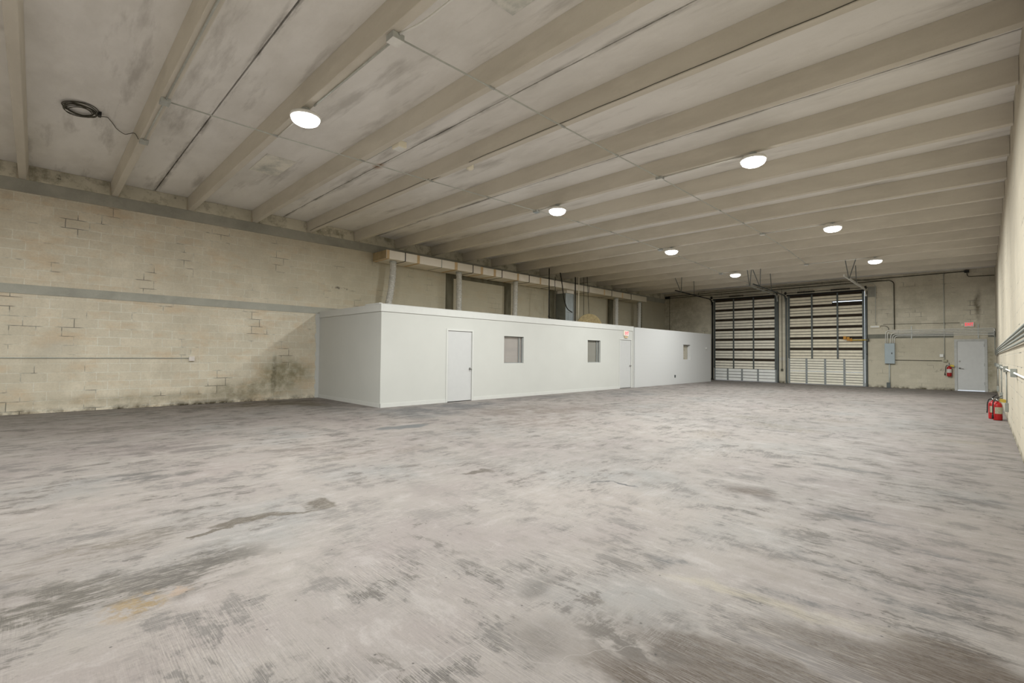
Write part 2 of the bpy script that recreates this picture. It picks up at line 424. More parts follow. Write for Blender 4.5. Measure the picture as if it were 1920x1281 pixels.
def ceil_extra(t, col):
    x, y, z = t.xyz()
    # dark water marks beside the joints between the roof units
    u = t.math('PINGPONG', t.math('SUBTRACT', y, by(1.5)+.06), S)
    j = t.math('MULTIPLY', t.rng(u, .09, .015), t.rng(t.noise(1, 6, .7, t.mapping(scale=(.9, 6, 1))), .46, .6, .05, 1))
    col = t.mix(t.math('MULTIPLY', j, .6), col, (92, 86, 74))
    st = t.noise(1, 6, .6, t.mapping(scale=(.5, 3, 1))); col = t.mix(t.rng(st, .56, .7, 0, .4), col, (138, 132, 122))
    W = t.warp(.2, 2.5, 4)
    r = t.math('MULTIPLY', t.ell(W, (-9.1, 5.05, 5.35), (.25, .16, 3), 0, .1), .6); col = t.mix(r, col, (168, 124, 84))
    return col
def haunch_extra(t, col):
    n = t.noise(2.2, 6, .7); col = t.mix(t.rng(n, .50, .64, 0, .7), col, (126, 121, 100))
    n = t.noise(6, 6, .75); return t.mix(t.rng(n, .62, .7, 0, .8), col, (46, 42, 34))

MAT = dict(
    floor=floor_mat(),
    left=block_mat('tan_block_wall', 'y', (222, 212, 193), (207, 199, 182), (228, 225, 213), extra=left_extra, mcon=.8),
    far=block_mat('grey_block_wall', 'x', (230, 223, 206), (208, 202, 185), (214, 209, 194), extra=far_extra),
    right=block_mat('pale_block_wall', 'y', (200, 190, 172), (192, 183, 166), (190, 184, 172), extra=right_extra, mcon=.45, vary=.3),
    back=block_mat('back_block_wall', 'x', (170, 158, 132), (160, 150, 126), (170, 164, 148)),
    ceiling=concrete('ceiling_concrete', (243, 241, 238), (218, 215, 209), (250, 248, 244), (.6, 1.4, 1), .55, ceil_extra),
    beam=concrete('beam_concrete', (217, 211, 199), (190, 184, 171), (232, 226, 214), (.5, 2, 2), .45),
    band=concrete('tie_beam_concrete', (172, 171, 162), (136, 136, 128), (190, 188, 178), (1, 1, 1), .6),
    haunch=concrete('mottled_concrete', (214, 209, 193), (176, 172, 154), (226, 221, 206), (1, 1, 1), .6, haunch_extra),
    column=concrete('dark_concrete', (112, 108, 92), (78, 76, 62), (128, 124, 108), (1, 3, 1), .7),
    white=plain('white_paint', (189, 189, 185), .7, var=.02, scale=1.5),
    white2=plain('white_block_paint', (191, 191, 189), .75, var=.03, scale=2),
    trimw=plain('white_trim_paint', (196, 196, 193), .5, var=.02),
    doorw=plain('white_door_paint', (188, 188, 188), .5, var=.02),
    doorg=plain('pale_grey_door_paint', (216, 217, 217), .5, var=.03),
    galv=plain('galvanised_metal', (184, 187, 184), .5, .3, .5, .1, 20),
    conduit=plain('conduit_metal', (190, 193, 187), .55, 0, .4, .1, 12),
    conduitg=plain('grey_conduit', (150, 153, 148), .5, .1, .4, .1, 12), band2=concrete('dark_tie_beam_concrete', (134, 134, 124), (106, 106, 98), (150, 148, 138), (1, 1, 1), .6),
    conduitw=plain('pale_conduit', (240, 240, 236), .5, 0, .4, .05, 12),
    conduitd=plain('dark_conduit', (84, 82, 72), .6, .2, .3, .15, 12),
    black=plain('black_metal', (38, 38, 38), .5, .2, .4, .15, 10),
    blackr=plain('black_rubber', (28, 28, 28), .6, 0, .4),
    steel=plain('dark_grey_steel', (92, 98, 98), .5, .3, .4, .15, 8),
    steell=plain('mid_grey_steel', (146, 150, 150), .5, .2, .4, .1, 8),
    chrome=plain('chrome', (160, 160, 158), .25, .9, .5, .05),
    panel=plain('grey_blue_enamel', (166, 178, 184), .45, .1, .4, .04, 4),
    ribl=plain('aged_white_slats', (246, 240, 226), .6, 0, .3, .08, 5),
    ribr=plain('aged_cream_slats', (246, 238, 218), .6, 0, .3, .08, 5),
    ribw=plain('white_slats', (246, 247, 245), .5, 0, .3, .05, 5),
    ribc=plain('cream_slats', (246, 241, 226), .55, 0, .3, .06, 5),
    ribd=plain('brown_shadow_strut', (62, 52, 42), .8, 0, .2, .2, 5),
    groove=plain('slat_groove_metal', (62, 57, 48), .8, 0, .2, .2, 8),
    red=plain('red_enamel', (172, 22, 26), .35, 0, .5, .05),
    yellow=plain('yellow_tag', (214, 190, 90), .7, 0, .3),
    yellowp=plain('yellow_paint', (186, 156, 52), .6, 0, .3, .2, 20),
    orange=plain('orange_tag', (204, 148, 70), .7, 0, .3, .25, 30),
    labelw=plain('pale_label', (222, 214, 208), .7, 0, .3),
    labelg=plain('printed_label', (176, 172, 150), .7, 0, .3, .25, 60),
    plastic=plain('ivory_plastic', (244, 238, 220), .5, 0, .4, .04),
    foil=None, duct=None, lowback=plain('lower_groove_metal', (120, 118, 110), .7, 0, .2, .1, 8),
    tape=plain('tan_tape', (214, 188, 150), .7, 0, .3, .1, 10),
    ductend=plain('brown_duct_end', (176, 158, 126), .8, 0, .2, .15, 5),
    coil=plain('tan_hose', (178, 162, 126), .8, 0, .2, .2, 12),
    ahu=plain('grey_sheet_metal', (184, 194, 200), .5, .2, .4, .12, 3),
    ahud=plain('dark_grey_sheet_metal', (122, 124, 117), .6, .1, .3, .12, 3),
    patch=concrete('pale_patch', (247, 244, 234), (150, 158, 156), (252, 249, 242), (1.2, 1.6, 1), .95),
    lens=emis('lamp_lens', (255, 253, 246), 9),
    exitr=emis('exit_red', (255, 40, 60), .95),
    exitf=plain('exit_face', (240, 226, 224), .6, var=0),
    glass=None, blind=plain('pale_interior_panel', (172, 166, 162), .8, 0, .2, .04), interior_panel2=plain('grey_interior_panel', (146, 144, 137), .8, 0, .2, .04),
    interior_panel3=plain('beige_interior_panel', (190, 183, 166), .8, 0, .2, .06),
    ground=plain('pale_ground', (200, 200, 200), .9, 0, .1, .05, 1),
)
def foil_mat():
    t = NT('crinkled_foil', .3, .15, .8); n = t.noise(22, 4, .7)
    w_ = t.n.new('ShaderNodeTexWave'); w_.bands_direction = 'Z'; w_.inputs['Scale'].default_value = 9; w_.inputs['Distortion'].default_value = 6
    t.link(t.P, w_.inputs[0]); t.bump(t.math('ADD', n, w_.outputs['Fac']), .9, .02)
    return t.out(t.mix(t.rng(n, .35, .65), (232, 231, 226), (252, 252, 251)))
MAT['foil'] = foil_mat()
def duct_mat():
    t = NT('duct_board', .6, .15, .3); x, y, z = t.xyz()
    n = t.noise(.8, 5); col = t.mix(t.rng(n, .4, .65), (250, 245, 238), (236, 229, 218))
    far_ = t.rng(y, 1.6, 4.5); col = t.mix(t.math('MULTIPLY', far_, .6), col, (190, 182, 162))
    return t.out(col)
MAT['duct'] = duct_mat()
def glass_mat():
    t = NT('window_glass', .05, 0, .5)
    tr = t.n.new('ShaderNodeBsdfTransparent'); tr.inputs[0].default_value = (.96, .96, .96, 1)
    gl = t.n.new('ShaderNodeBsdfGlossy'); gl.inputs['Roughness'].default_value = .04
    mx = t.n.new('ShaderNodeMixShader'); mx.inputs[0].default_value = .06; t.link(tr.outputs[0], mx.inputs[1]); t.link(gl.outputs[0], mx.inputs[2])
    t.link(mx.outputs[0], t.n['Material Output'].inputs[0])
    return t.m
MAT['glass'] = glass_mat()
def mk(**k): return MAT

# ------------------------------------------------------------------ shell
struct(MB().box(-A-.3, B+.3, BK-3, L+4, -.2, 0).build('floor', MAT['floor']))
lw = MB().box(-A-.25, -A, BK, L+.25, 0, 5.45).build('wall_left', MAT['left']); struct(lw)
rw = MB().box(B, B+.25, BK, L+.25, 0, 5.45).build('wall_right', MAT['right']); struct(rw)
DL = (-11.42, -8.02, 0, 4.74); DR = (-7.47, -4.12, 0, 4.68); DS = (-.90, .06, 0, 2.22)
struct(wall_holes(MB(), 'y', L, L+.25, -A, B, 0, 5.45, [DL, DR, DS]).build('wall_far', MAT['far']))
struct(wall_holes(MB(), 'y', BK-.25, BK, -A, B, 0, 5.45, []).build('wall_back', MAT['back']))
struct(MB().box(-A-.3, B+.3, L+.251, L+4, 0, .004).build('trim_10', MAT['ground']), 'pale ground outside the far doors')

# ceiling: flanges of the roof units, with open joints between every second pair of stems
NX = 24
xs = [-A+(A+B)*i/NX for i in range(NX+1)]
cb = MB(); FD = .325
edges = [BK] + [by(n+.5)+.06 for n in range(-4, 19, 2) if BK < by(n+.5) < L] 
edges = [BK]+[by(n+.5)+.06 for n in range(-11, 19, 2) if BK+.3 < by(n+.5) < L-.3]+[L]
for a, b in zip(edges, edges[1:]):
    a2 = a+(.011 if a > BK else 0); b2 = b-(.011 if b < L else 0)
    low = [[cb.bm.verts.new((x, y, soff(x)+FD)) for x in xs] for y in (a2, b2)]
    top = [[cb.bm.verts.new((x, y, soff(x)+FD+.07)) for x in xs] for y in (a2, b2)]
    for i in range(NX):
        cb.bm.faces.new((low[0][i], low[0][i+1], low[1][i+1], low[1][i]))
        cb.bm.faces.new((low[0][i], low[0][i+1], top[0][i+1], top[0][i]))
        cb.bm.faces.new((low[1][i], low[1][i+1], top[1][i+1], top[1][i]))
for i in range(NX):
    x0, x1 = xs[i], xs[i+1]
    v = [cb.bm.verts.new(p) for p in ((x0, BK, soff(x0)+FD+.07), (x1, BK, soff(x1)+FD+.07), (x1, L, soff(x1)+FD+.07), (x0, L, soff(x0)+FD+.07))]
    cb.bm.faces.new(v)
struct(cb.build('ceiling', MAT['ceiling']))

# beams (stems under the roof units)
blabels = {
 0: 'leftmost concrete ceiling beam, almost upright in view, with rubbed marks along its underside',
 1: 'concrete ceiling beam with two grey junction boxes and a conduit under its near left part',
 2: 'concrete ceiling beam carrying the nearest glaring ceiling light and a white-lidded junction box',
 3: 'concrete ceiling beam with the boxy ivory emergency unit on its side',
 4: 'concrete ceiling beam with the round smoke detector hung beside it',
 5: 'concrete ceiling beam just in front of the second row of lights',
 6: 'concrete ceiling beam carrying the second row of ceiling lights',
 7: 'concrete ceiling beam, first one behind the second row of lights',
 8: 'concrete ceiling beam midway between the second and third rows of lights',
 9: 'concrete ceiling beam just in front of the third row of lights',
 10: 'concrete ceiling beam carrying the third row of ceiling lights',
 11: 'concrete ceiling beam, first one behind the third row of lights',
 12: 'concrete ceiling beam midway between the third and last rows of lights',
 13: 'concrete ceiling beam just in front of the last row of lights',
 14: 'concrete ceiling beam carrying the last row of ceiling lights',
 15: 'concrete ceiling beam, first one behind the last row of lights',
 16: 'concrete ceiling beam, second from the roll-up door wall',
 17: 'concrete ceiling beam closest to the roll-up door wall'}
def beam(n):
    m = MB(); y = by(n); rows = []
    for i, x in enumerate([-A+.004+(A+B-.008)*k/NX for k in range(NX+1)]):
        z = soff(x); t = z+FD-.002
        rows.append([m.bm.verts.new(p) for p in ((x, y-.022, t), (x, y+.004, z+.006), (x, y+.012, z), (x, y+.115, z), (x, y+.123, z+.006), (x, y+.15, t))])
    for a, b in zip(rows, rows[1:]):
        for k in range(6): m.bm.faces.new((a[k], a[(k+1) % 6], b[(k+1) % 6], b[k]))
    m.bm.faces.new(rows[0]); m.bm.faces.new(rows[-1][::-1])
    o = m.build('ceiling_beam', MAT['beam'])
    if n in blabels: tag(o, blabels[n], 'beam', 'concrete ceiling beams')
    else: tag(o, 'concrete ceiling beam behind the camera, nearer the back wall', 'beam', 'concrete ceiling beams behind')
for n in range(-9, 18): beam(n)

# left wall: tie beams, mottled pockets between stems, columns
struct(MB().box(-A, -A+.015, BK, OY1+1.9, 2.576, 2.775).build('trim_1', MAT['band']), 'grey concrete tie beam along the left block wall')
struct(MB().box(-A, -A+.018, BK, 28.5, 4.755, 5.026).build('trim_2', MAT['band']), 'grey concrete bearing beam under the ceiling beams')
pk = MB()
for n in range(-10, 18):
    pk.box(-A, -A+.012, max(by(n)+.16, BK), by(n+1)-.03 if n < 17 else L-.01, 5.03, 5.345)
struct(pk.build('trim_3', MAT['haunch']), 'mottled stained concrete between the beam ends')
cm = MB()  # columns and header in one darker concrete tone
for y0, y1 in ((11.0, 11.35), (14.12, 14.5), (17.1, 17.45), (22.0, 22.5), (25.1, 25.6)):
    cm.box(-A, -A+.03, y0, y1, HO, 4.755)
cm.box(-A, -A+.028, 11.35, 14.12, 4.3, 4.5)
struct(cm.build('trim_4', MAT['column']), 'dark concrete columns above the office')
# far wall tie beam and pillar edge
struct(MB().box(-4.02, -.95, L-.012, L, 2.33, 2.53).box(.12, B, L-.012, L, 2.33, 2.53).build('trim_5', MAT['band2']), 'grey concrete tie beam on the far wall')
struct(MB().box(-3.98, -3.66, L-.012, L, 4.35, 4.85).build('trim_6', MAT['band']), 'grey mortar patch beside the right roll-up door head')

# ------------------------------------------------------------------ office box
OF = -O
d1 = (8.30, 9.20, 0, 2.05); w1 = (10.54, 11.45, 1.10, 1.97); w2 = (15.04, 15.90, 1.10, 1.97); d2 = (17.32, 18.20, 0, 2.05); w3 = (23.1, 23.92, 1.2, 1.97)
struct(wall_holes(MB(), 'x', OF-.14, OF, OY1, OY2, 0, HO-.05, [d1, w1, w2, d2]).build('wall_office_front', MAT['white']))
struct(MB().box(-A, OF-.14, OY1, OY1+.12, 0, HO-.05).build('wall_office_side', MAT['white']))
OF2 = OF+.07
def blocky(c):
    t = NT('painted_block', .75, 0, .3); x, y, z = t.xyz()
    b = t.n.new('ShaderNodeTexBrick'); t.link(t.comb(y, z), b.inputs['Vector']); b.inputs['Scale'].default_value = 1
    b.inputs['Brick Width'].default_value = .406; b.inputs['Row Height'].default_value = .203; b.inputs['Mortar Size'].default_value = .006
    t.bump(t.math('SUBTRACT', 1.0, b.outputs['Fac']), .25, .004); return t.out(lin(c))
MAT['wblock'] = blocky((192, 192, 192))
struct(wall_holes(MB(), 'x', OF2-.2, OF2, OY2, OY3, 0, HO-.02, [w3]).build('wall_office_rear', MAT['wblock']))
struct(MB().box(-A, OF2-.2, OY3-.15, OY3, 0, HO-.02).build('wall_office_end', MAT['white2']))
struct(MB().box(-A, OF-.01, OY1+.01, OY3-.01, HO-.05, HO-.02).build('trim_7', MAT['coil']), 'flat roof deck of the office')
struct(MB().box(OF-.02, OF+.022, OY1+.031, OY2-.005, HO-.19, HO).box(-A, OF+.022, OY1-.022, OY1+.03, HO-.19, HO).box(OF-.06, OF+.026, OY1-.026, OY2-.005, HO+.001, HO+.009).box(-A+2.9, OF-.061, OY1-.026, OY1+.05, HO+.001, HO+.03).build('trim_8', MAT['trimw']), 'white fascia band along the top of the office')
struct(MB().box(OF, OF+.022, OY2-.07, OY2-.001, 0, HO-.19).build('trim_9', MAT['trimw']), 'white corner post between the two office walls')
pm = MB()
import itertools
zz = 0
while zz < 2.6:
    pm.box(-A, -A+.012, OY1-.10-.05*random.random(), OY1-.002, zz, min(zz+.14, 2.6)); zz += .14
struct(pm.build('trim_11', MAT['trimw']), 'ragged white paint edge on the block wall beside the office')
bb = MB()
for a, b in ((OY1-.012, d1[0]-.06), (d1[1]+.06, d2[0]-.06)): bb.box(OF, OF+.013, a, b, 0, .1)
bb.box(-A, OF+.013, OY1-.013, OY1, 0, .1)
struct(bb.build('baseboard_office', MAT['trimw']))
def office_door(name, d, label):
    e = bpy.data.objects.new(name, None); COL.objects.link(e); e.location = (OF, (d[0]+d[1])/2, 0); e['kind'] = 'structure'; e['label'] = label
    MB().box(OF-.06, OF-.012, d[0]+.006, d[1]-.006, .02, d[3]-.006).build('door_leaf', MAT['doorw'], e)
    f = MB(); f.box(OF-.10, OF+.014, d[0]-.055, d[0]-.001, 0, d[3]+.055).box(OF-.10, OF+.014, d[1]+.001, d[1]+.055, 0, d[3]+.055).box(OF-.10, OF+.014, d[0]-.001, d[1]+.001, d[3]+.001, d[3]+.055)
    f.build('door_frame', MAT['trimw'], e)
    k = MB(); k.lathe([(.032, 0), (.032, .006), (.012, .008), (.012, .035), (.026, .042), (.03, .055), (.022, .068), (.004, .07)], (OF-.012, d[1]-.07, .95), 'x', 16)
    k.build('door_knob', MAT['chrome'], e)
    h = MB()
    for z in (.25, 1.05, 1.82): h.tube([(OF-.006, d[0]+.004, z-.05), (OF-.006, d[0]+.004, z+.05)], .007)
    h.build('hinge', MAT['chrome'], e)
    return e
office_door('door_1', d1, 'white flush door near the corner of the white office')
office_door('door_2', d2, 'white flush door under the small exit sign')
def office_window(name, wv, of, depth, blind, label, slide):
    e = bpy.data.objects.new(name, None); COL.objects.link(e); e.location = (of, (wv[0]+wv[1])/2, wv[2]); e['kind'] = 'structure'; e['label'] = label
    y0, y1, z0, z1 = wv; f = MB(); x0, x1 = of-depth, of-depth+.03; t_ = .02
    for q in ((y0, y0+t_, z0, z1), (y1-t_, y1, z0, z1), (y0+t_, y1-t_, z0, z0+t_), (y0+t_, y1-t_, z1-t_, z1)): f.box(x0, x1, *q)
    if slide: f.box(x0, x1-.005, y1-.17, y1-.14, z0+t_, z1-t_)
    f.build('window_frame', MAT['steell'] if slide else MAT['trimw'], e)
    MB().box(x0+.01, x0+.014, y0+t_, y1-t_, z0+t_, z1-t_).build('window_pane', MAT['glass'], e)
    MB().box(x0-.02, x0-.012, y0, y1, z0, z1).build('blind', blind, e)  # added flat panel stands in for the lit office interior
office_window('window_1', w1, OF, .09, MAT['blind'], 'square window beside the near office door', True)
office_window('window_2', w2, OF, .09, MAT['interior_panel2'], 'square window nearest the exit door of the office', True)
office_window('window_3', w3, OF2, .16, MAT['interior_panel3'], 'small deep window in the far white block wall', False)

# ------------------------------------------------------------------ sectional doors
def sect_door(name, d, pitch, rib, low, lowsec, lowribs, stx, lstx, label, gap=None):
    x0, x1, z0, z1 = d; e = bpy.data.objects.new(name, None); COL.objects.link(e); e.location = ((x0+x1)/2, L, 0); e['kind'] = 'structure'; e['label'] = label
    yb = L+.05; a, b = x0+.02, x1-.02
    # lower, newer sections
    hs_ = lowsec[0]
    z = 0.012
    for k, zt in enumerate(lowsec):
        m = MB(); n = lowribs; hgt = (zt-z)/n
        back = MB().box(a, b, yb, yb+.03, z, zt-.004)
        for i in range(n):
            th = .012 if (i < n-1 or k == 0) else .02
            m.box(a, b, yb-th-.012, yb-.001, z+hgt*i+.012, z+hgt*(i+1)-.016, .003)
        s = back.build('door_section', MAT['lowback'], e); s['label'] = 'bright lower slatted section'; m.build('slat', low, s)
        z = zt
    st = MB()
    for x in lstx: st.box(x-.045, x+.045, yb-.045, yb-.02, .02, lowsec[-1]-.01)
    for x in (a+.03, b-.03): st.box(x-.04, x+.04, yb-.04, yb-.018, .02, lowsec[-1]-.01)
    st.build('stile', MAT['steell'], e)['label'] = 'light grey lower uprights'
    # upper sections
    zs = lowsec[-1]; k = 0
    while zs < z1-.05:
        zt = min(zs+pitch, z1)
        m = MB()
        lo_ = zs-.004
        if gap and gap[0] < zt and gap[0] > zs:
            m.box(a, gap[1], yb, yb+.03, lo_, zt); m.box(gap[1], b, yb, yb+.03, lo_, gap[0]); m.box(gap[1], b, yb, yb+.03, gap[0]+.032, zt)
        else: m.box(a, b, yb, yb+.03, lo_, zt)
        s = m.build('door_section', MAT['groove'], e)
        # pale ribs and the dark strut at the top of each section
        rb = MB(); hh = (zt-zs)
        fr = ((.02, .23), (.28, .50), (.55, .77))
        for p, q in fr:
            if gap and zs+hh*p-.02 < gap[0] < zs+hh*q+.02:
                rb.box(a, gap[1]-.02, yb-.016, yb-.001, zs+hh*p, zs+hh*q, .003)
            else: rb.box(a, b, yb-.016, yb-.001, zs+hh*p, zs+hh*q, .003)
        rb.build('slat', rib, s)
        if not (gap and zs < gap[0] < zt and gap[0] > zs+hh*.74):
            MB().box(a, b, yb-.05, yb-.001, zs+hh*.82, zs+hh*.95, .004).build('strut', MAT['ribd'], s)
        zs = zt; k += 1
    st = MB()
    for x in list(stx): st.box(x-.035, x+.035, yb-.075, yb-.05, lowsec[-1]+.01, z1-.01)
    for x in (a+.03, b-.03): st.box(x-.045, x+.045, yb-.07, yb-.05, lowsec[-1]+.01, z1-.01)
    st.build('stile', MAT['steel'], e)['label'] = 'dark grey upper uprights'
    # rollers and tracks
    for sgn, xt in ((-1, x0), (1, x1)):
        r_ = MB(); z = lowsec[0]
        while z < z1:
            r_.lathe([(.03, -.02), (.035, 0), (.03, .02)], (xt+sgn*.05, yb-.09, z), 'x', 10); z += pitch
        r_.build('roller', MAT['galv'], e)
        tr = MB(); X = xt+sgn*.06
        tr.box(X-.035, X+.035, L-.075, L-.002, 0, z1-.1)
        tr.build('vertical_track', MAT['steel'] if sgn > 0 or d is DR else MAT['black'], e)
        an = MB(); an.box(X+sgn*.035, X+sgn*.055, L-.03, L-.002, 0, z1); an.build('angle', MAT['black'], e)
    # shaft, drums and spring above the opening
    sh = MB(); zc = z1+.13; sh.tube([(x0-.15, L-.16, zc), (x1+.15, L-.16, zc)], .016, 10); sh.build('torsion_shaft', MAT['black'], e)
    dr = MB()
    for X in (x0-.07, x1+.07): dr.lathe([(.05, -.04), (.085, -.03), (.07, 0), (.085, .03), (.05, .04)], (X, L-.16, zc), 'x', 14)
    dr.build('cable_drum', MAT['black'], e)
    sp = MB(); N = 26
    for c in ((x0+1.35,) if d is DL else (x0+.9, x0+2.4)):
        for i in range(N): sp.lathe([(.035, -.008), (.05, 0), (.035, .008)], (c-.4+.8*i/N, L-.16, zc), 'x', 10)
    sp.build('torsion_spring', MAT['black'] if d is DR else MAT['conduitd'], e)
    hd = MB().box(x0-.05, x1+.05, L-.02, L-.001, z1-.02, z1+.06); hd.build('header_seal', MAT['black'], e)
    return e
sect_door('door_3', DL, .576, MAT['ribl'], MAT['ribw'], (.70,), 4, (-10.28, -9.20), (-10.62, -9.83, -8.98), 'left slatted roll-up dock door with a bright lowest section')
sect_door('door_4', DR, .558, MAT['ribr'], MAT['ribc'], (.67, 1.33), 5, (-6.35, -5.23), (-6.61, -5.78, -4.96), 'right slatted roll-up dock door with two bright lower sections', gap=(4.20, -5.45))

# overhead tracks: each with its own hangers
def overhead(x, y0, z0, mat, label, rods, w_=.05):
    t = thing('overhead_track', (x, (y0+L)/2, z0), label, 'track', 'overhead roll-up door tracks')
    p = [(x, y0, z0), (x, L-.42, z0-.06)]+[(x, L-.42+.33*math.sin(a), z0-.06-.33*(1-math.cos(a))) for a in [math.pi/2*i/6 for i in range(1, 7)]]
    m = MB()
    for a, b in zip(p, p[1:]): m.bar(a, b, .045, w_)
    m.build('rail', mat, t)
    for yb_, xt, n in rods:
        MB().bar((xt, by(n)+.063, soff(xt)-.002), (x, yb_, z0-.02), .03, .014).build('hanger', MAT['steel'], t)
    return t
overhead(-11.5, 23.7, 4.84, MAT['black'], 'dark overhead track nearest the office, left of the left roll-up door', [(24.35, -10.2, 14), (24.4, -9.88, 14), (26.0, -9.98, 15)])
overhead(-7.95, 23.7, 4.80, MAT['galv'], 'grey overhead track at the right side of the left roll-up door', [(24.1, -7.02, 14), (24.15, -6.86, 14)])
overhead(-7.56, 23.4, 4.76, MAT['steel'], 'dark and grey overhead track at the left side of the right roll-up door', [(24.3, -6.80, 14), (24.35, -6.50, 14), (26.1, -6.58, 15)])
overhead(-4.06, 23.4, 4.78, MAT['conduitw'], 'pale overhead track at the right side of the right roll-up door', [(24.4, -3.60, 14), (24.45, -3.28, 14), (26.1, -3.53, 15)], .09)

# slide lock and tags on the right roll-up door
t = thing('slide_lock', (-4.3, L-.1, 2.27), 'yellow slide lock with orange tags across the right roll-up door edge', 'lock')
MB().box(-4.62, -3.93, L-.11, L-.08, 2.24, 2.29, .004).build('bolt_bar', MAT['yellowp'], t)
MB().box(-4.05, -3.93, L-.12, L-.075, 2.2, 2.33, .006).build('bracket', MAT['conduitd'], t)
for i, (xx, zz_, ww, hh) in enumerate(((-4.92, 2.38, .12, .17), (-4.78, 2.33, .12, .18), (-4.66, 2.28, .1, .14))):
    MB().box(xx-ww/2, xx+ww/2, L-.105+.004*i, L-.097+.004*i, zz_-hh/2, zz_+hh/2, .002).build('tag', MAT['orange'], t)
MB().tube([(-4.03, L-.09, 2.2), (-4.02, L-.09, 1.9), (-4.02, L-.09, 1.62)], .006).lathe([(.01, 0), (.02, .02), (.02, .07), (.008, .09)], (-4.02, L-.09, 1.53), 'z', 10).build('pull_cord', MAT['blackr'], t)

# ------------------------------------------------------------------ steel side door
e = bpy.data.objects.new('door_5', None); COL.objects.link(e); e.location = (-.42, L, 0); e['kind'] = 'structure'; e['label'] = 'pale grey steel side door with daylight under it'
MB().box(DS[0]+.05, DS[1]-.05, L+.01, L+.055, .035, 2.169).build('door_leaf', MAT['doorg'], e)
f = MB(); f.box(DS[0]-.035, DS[0]+.055, L-.02, L+.15, 0, 2.25).box(DS[1]-.055, DS[1]+.035, L-.02, L+.15, 0, 2.25).box(DS[0]+.055, DS[1]-.055, L-.02, L+.15, 2.17, 2.25)
f.build('door_frame', plain('grey_frame_paint', (196, 197, 195), .5), e)
k = MB(); k.lathe([(.035, 0), (.035, -.012), (.012, -.015), (.012, -.05)], (DS[0]+.14, L+.01, .98), 'y', 16); k.bar((DS[0]+.14, L-.045, .98), (DS[0]+.26, L-.045, .972), .02, .018)
k.build('lever_handle', MAT['chrome'], e)
MB().lathe([(.03, 0), (.03, -.012), (.02, -.02)], (DS[0]+.13, L+.01, 1.28), 'y', 16).build('deadbolt', MAT['chrome'], e)
for z in (.35, 1.15, 1.98): MB().tube([(DS[1]-.058, L+.0, z-.06), (DS[1]-.058, L+.0, z+.06)], .009).build('hinge', MAT['steell'], e)

# ------------------------------------------------------------------ exit signs
def text_mesh(name, s, size, mat, parent, loc, rot, sx=1, depth=.002):
    c = bpy.data.curves.new(name, 'FONT'); c.body = s; c.size = size; c.extrude = depth; c.align_x = 'CENTER'; c.align_y = 'CENTER'
    c.offset = 0
    o = bpy.data.objects.new(name+'_t', c); COL.objects.link(o)
    dg = bpy.context.evaluated_depsgraph_get(); me = bpy.data.meshes.new_from_object(o.evaluated_get(dg))
    bpy.data.objects.remove(o); me.materials.clear(); me.materials.append(mat)
    me.transform(Matrix.LocRotScale(None, None, Vector((sx, 1, 1))))
    m = bpy.data.objects.new(name, me); COL.objects.link(m); m.parent = parent; m.location = Vector(loc)-world_loc(parent); m.rotation_euler = rot
    return m
t = thing('exit_sign', (-.45, L, 2.88), 'red and white EXIT sign above the pale grey steel side door', 'sign', 'exit signs')
MB().box(-.61, -.29, L-.06, L-.002, 2.78, 2.99, .012).build('housing', MAT['plastic'], t)
MB().box(-.60, -.30, L-.066, L-.061, 2.79, 2.98).build('face', MAT['exitf'], t)
text_mesh('lettering', 'EXIT', .185, MAT['exitr'], t, (-.45, L-.069, 2.885), (math.radians(90), 0, 0), .7)
MB().box(-.70, -.615, L-.05, L-.002, 2.83, 2.92, .01).build('lamp_head', MAT['plastic'], t)
t = thing('exit_sign', (OF, 17.77, 2.33), 'small red and white EXIT sign above the far office door', 'sign', 'exit signs')
MB().box(OF+.001, OF+.05, 17.6, 17.94, 2.22, 2.44, .01).build('housing', MAT['plastic'], t)
MB().box(OF+.051, OF+.055, 17.615, 17.925, 2.235, 2.425).build('face', MAT['exitf'], t)
text_mesh('lettering', 'EXIT', .19, MAT['exitr'], t, (OF+.058, 17.77, 2.33), (math.radians(90), 0, math.radians(90)), .74)
MB().box(OF+.001, OF+.045, 17.66, 17.88, 2.14, 2.2, .006).build('battery_case', MAT['tape'], t)

# ------------------------------------------------------------------ ceiling lights
def light(x, n, label, group='high bay ceiling lights'):
    y = by(n)+.065; z = soff(x)
    t = thing('ceiling_light', (x, y, z), label, 'ceiling light', group)
    MB().lathe([(.06, 0), (.06, -.012), (.012, -.014), (.012, -.06)], (x, y, z), 'z', 16).build('mount', MAT['galv'], t)
    MB().lathe([(.06, -.055), (.11, -.062), (.13, -.085), (.205, -.10), (.215, -.125), (.215, -.145), (.205, -.15)], (x, y, z), 'z', 28).build('housing', MAT['conduitw'], t)
    MB().lathe([(.2, -.1505), (.198, -.175), (.18, -.205), (.13, -.235), (.05, -.25)], (x, y, z), 'z', 28).build('lens', MAT['lens'], t)
    l = bpy.data.lights.new('lamp', 'AREA'); l.shape = 'DISK'; l.size = .30; l.energy = LAMP_W; l.color = (.97, 1, .965)
    lo = bpy.data.objects.new('lamp', l); COL.objects.link(lo); lo.parent = t; lo.location = (0, 0, -.256)
for x, n, lb in ((-7.15, 2, 'nearest and brightest glaring round ceiling light at upper left'),
                 (-7.3, 6, 'round ceiling light of the second row, on the office side'),
                 (-2.85, 6, 'round ceiling light of the second row, on the side of the pale right wall'),
                 (-7.38, 10, 'round ceiling light of the third row, above the middle of the office'),
                 (-2.83, 10, 'round ceiling light of the third row, toward the pale right wall'),
                 (-7.5, 14, 'small distant round ceiling light before the left roll-up door'),
                 (-2.72, 14, 'small distant round ceiling light before the right roll-up door and electrical panel'),
                 (-2.95, 2, 'round ceiling light just above the top edge of the view')):
    light(x, n, lb)
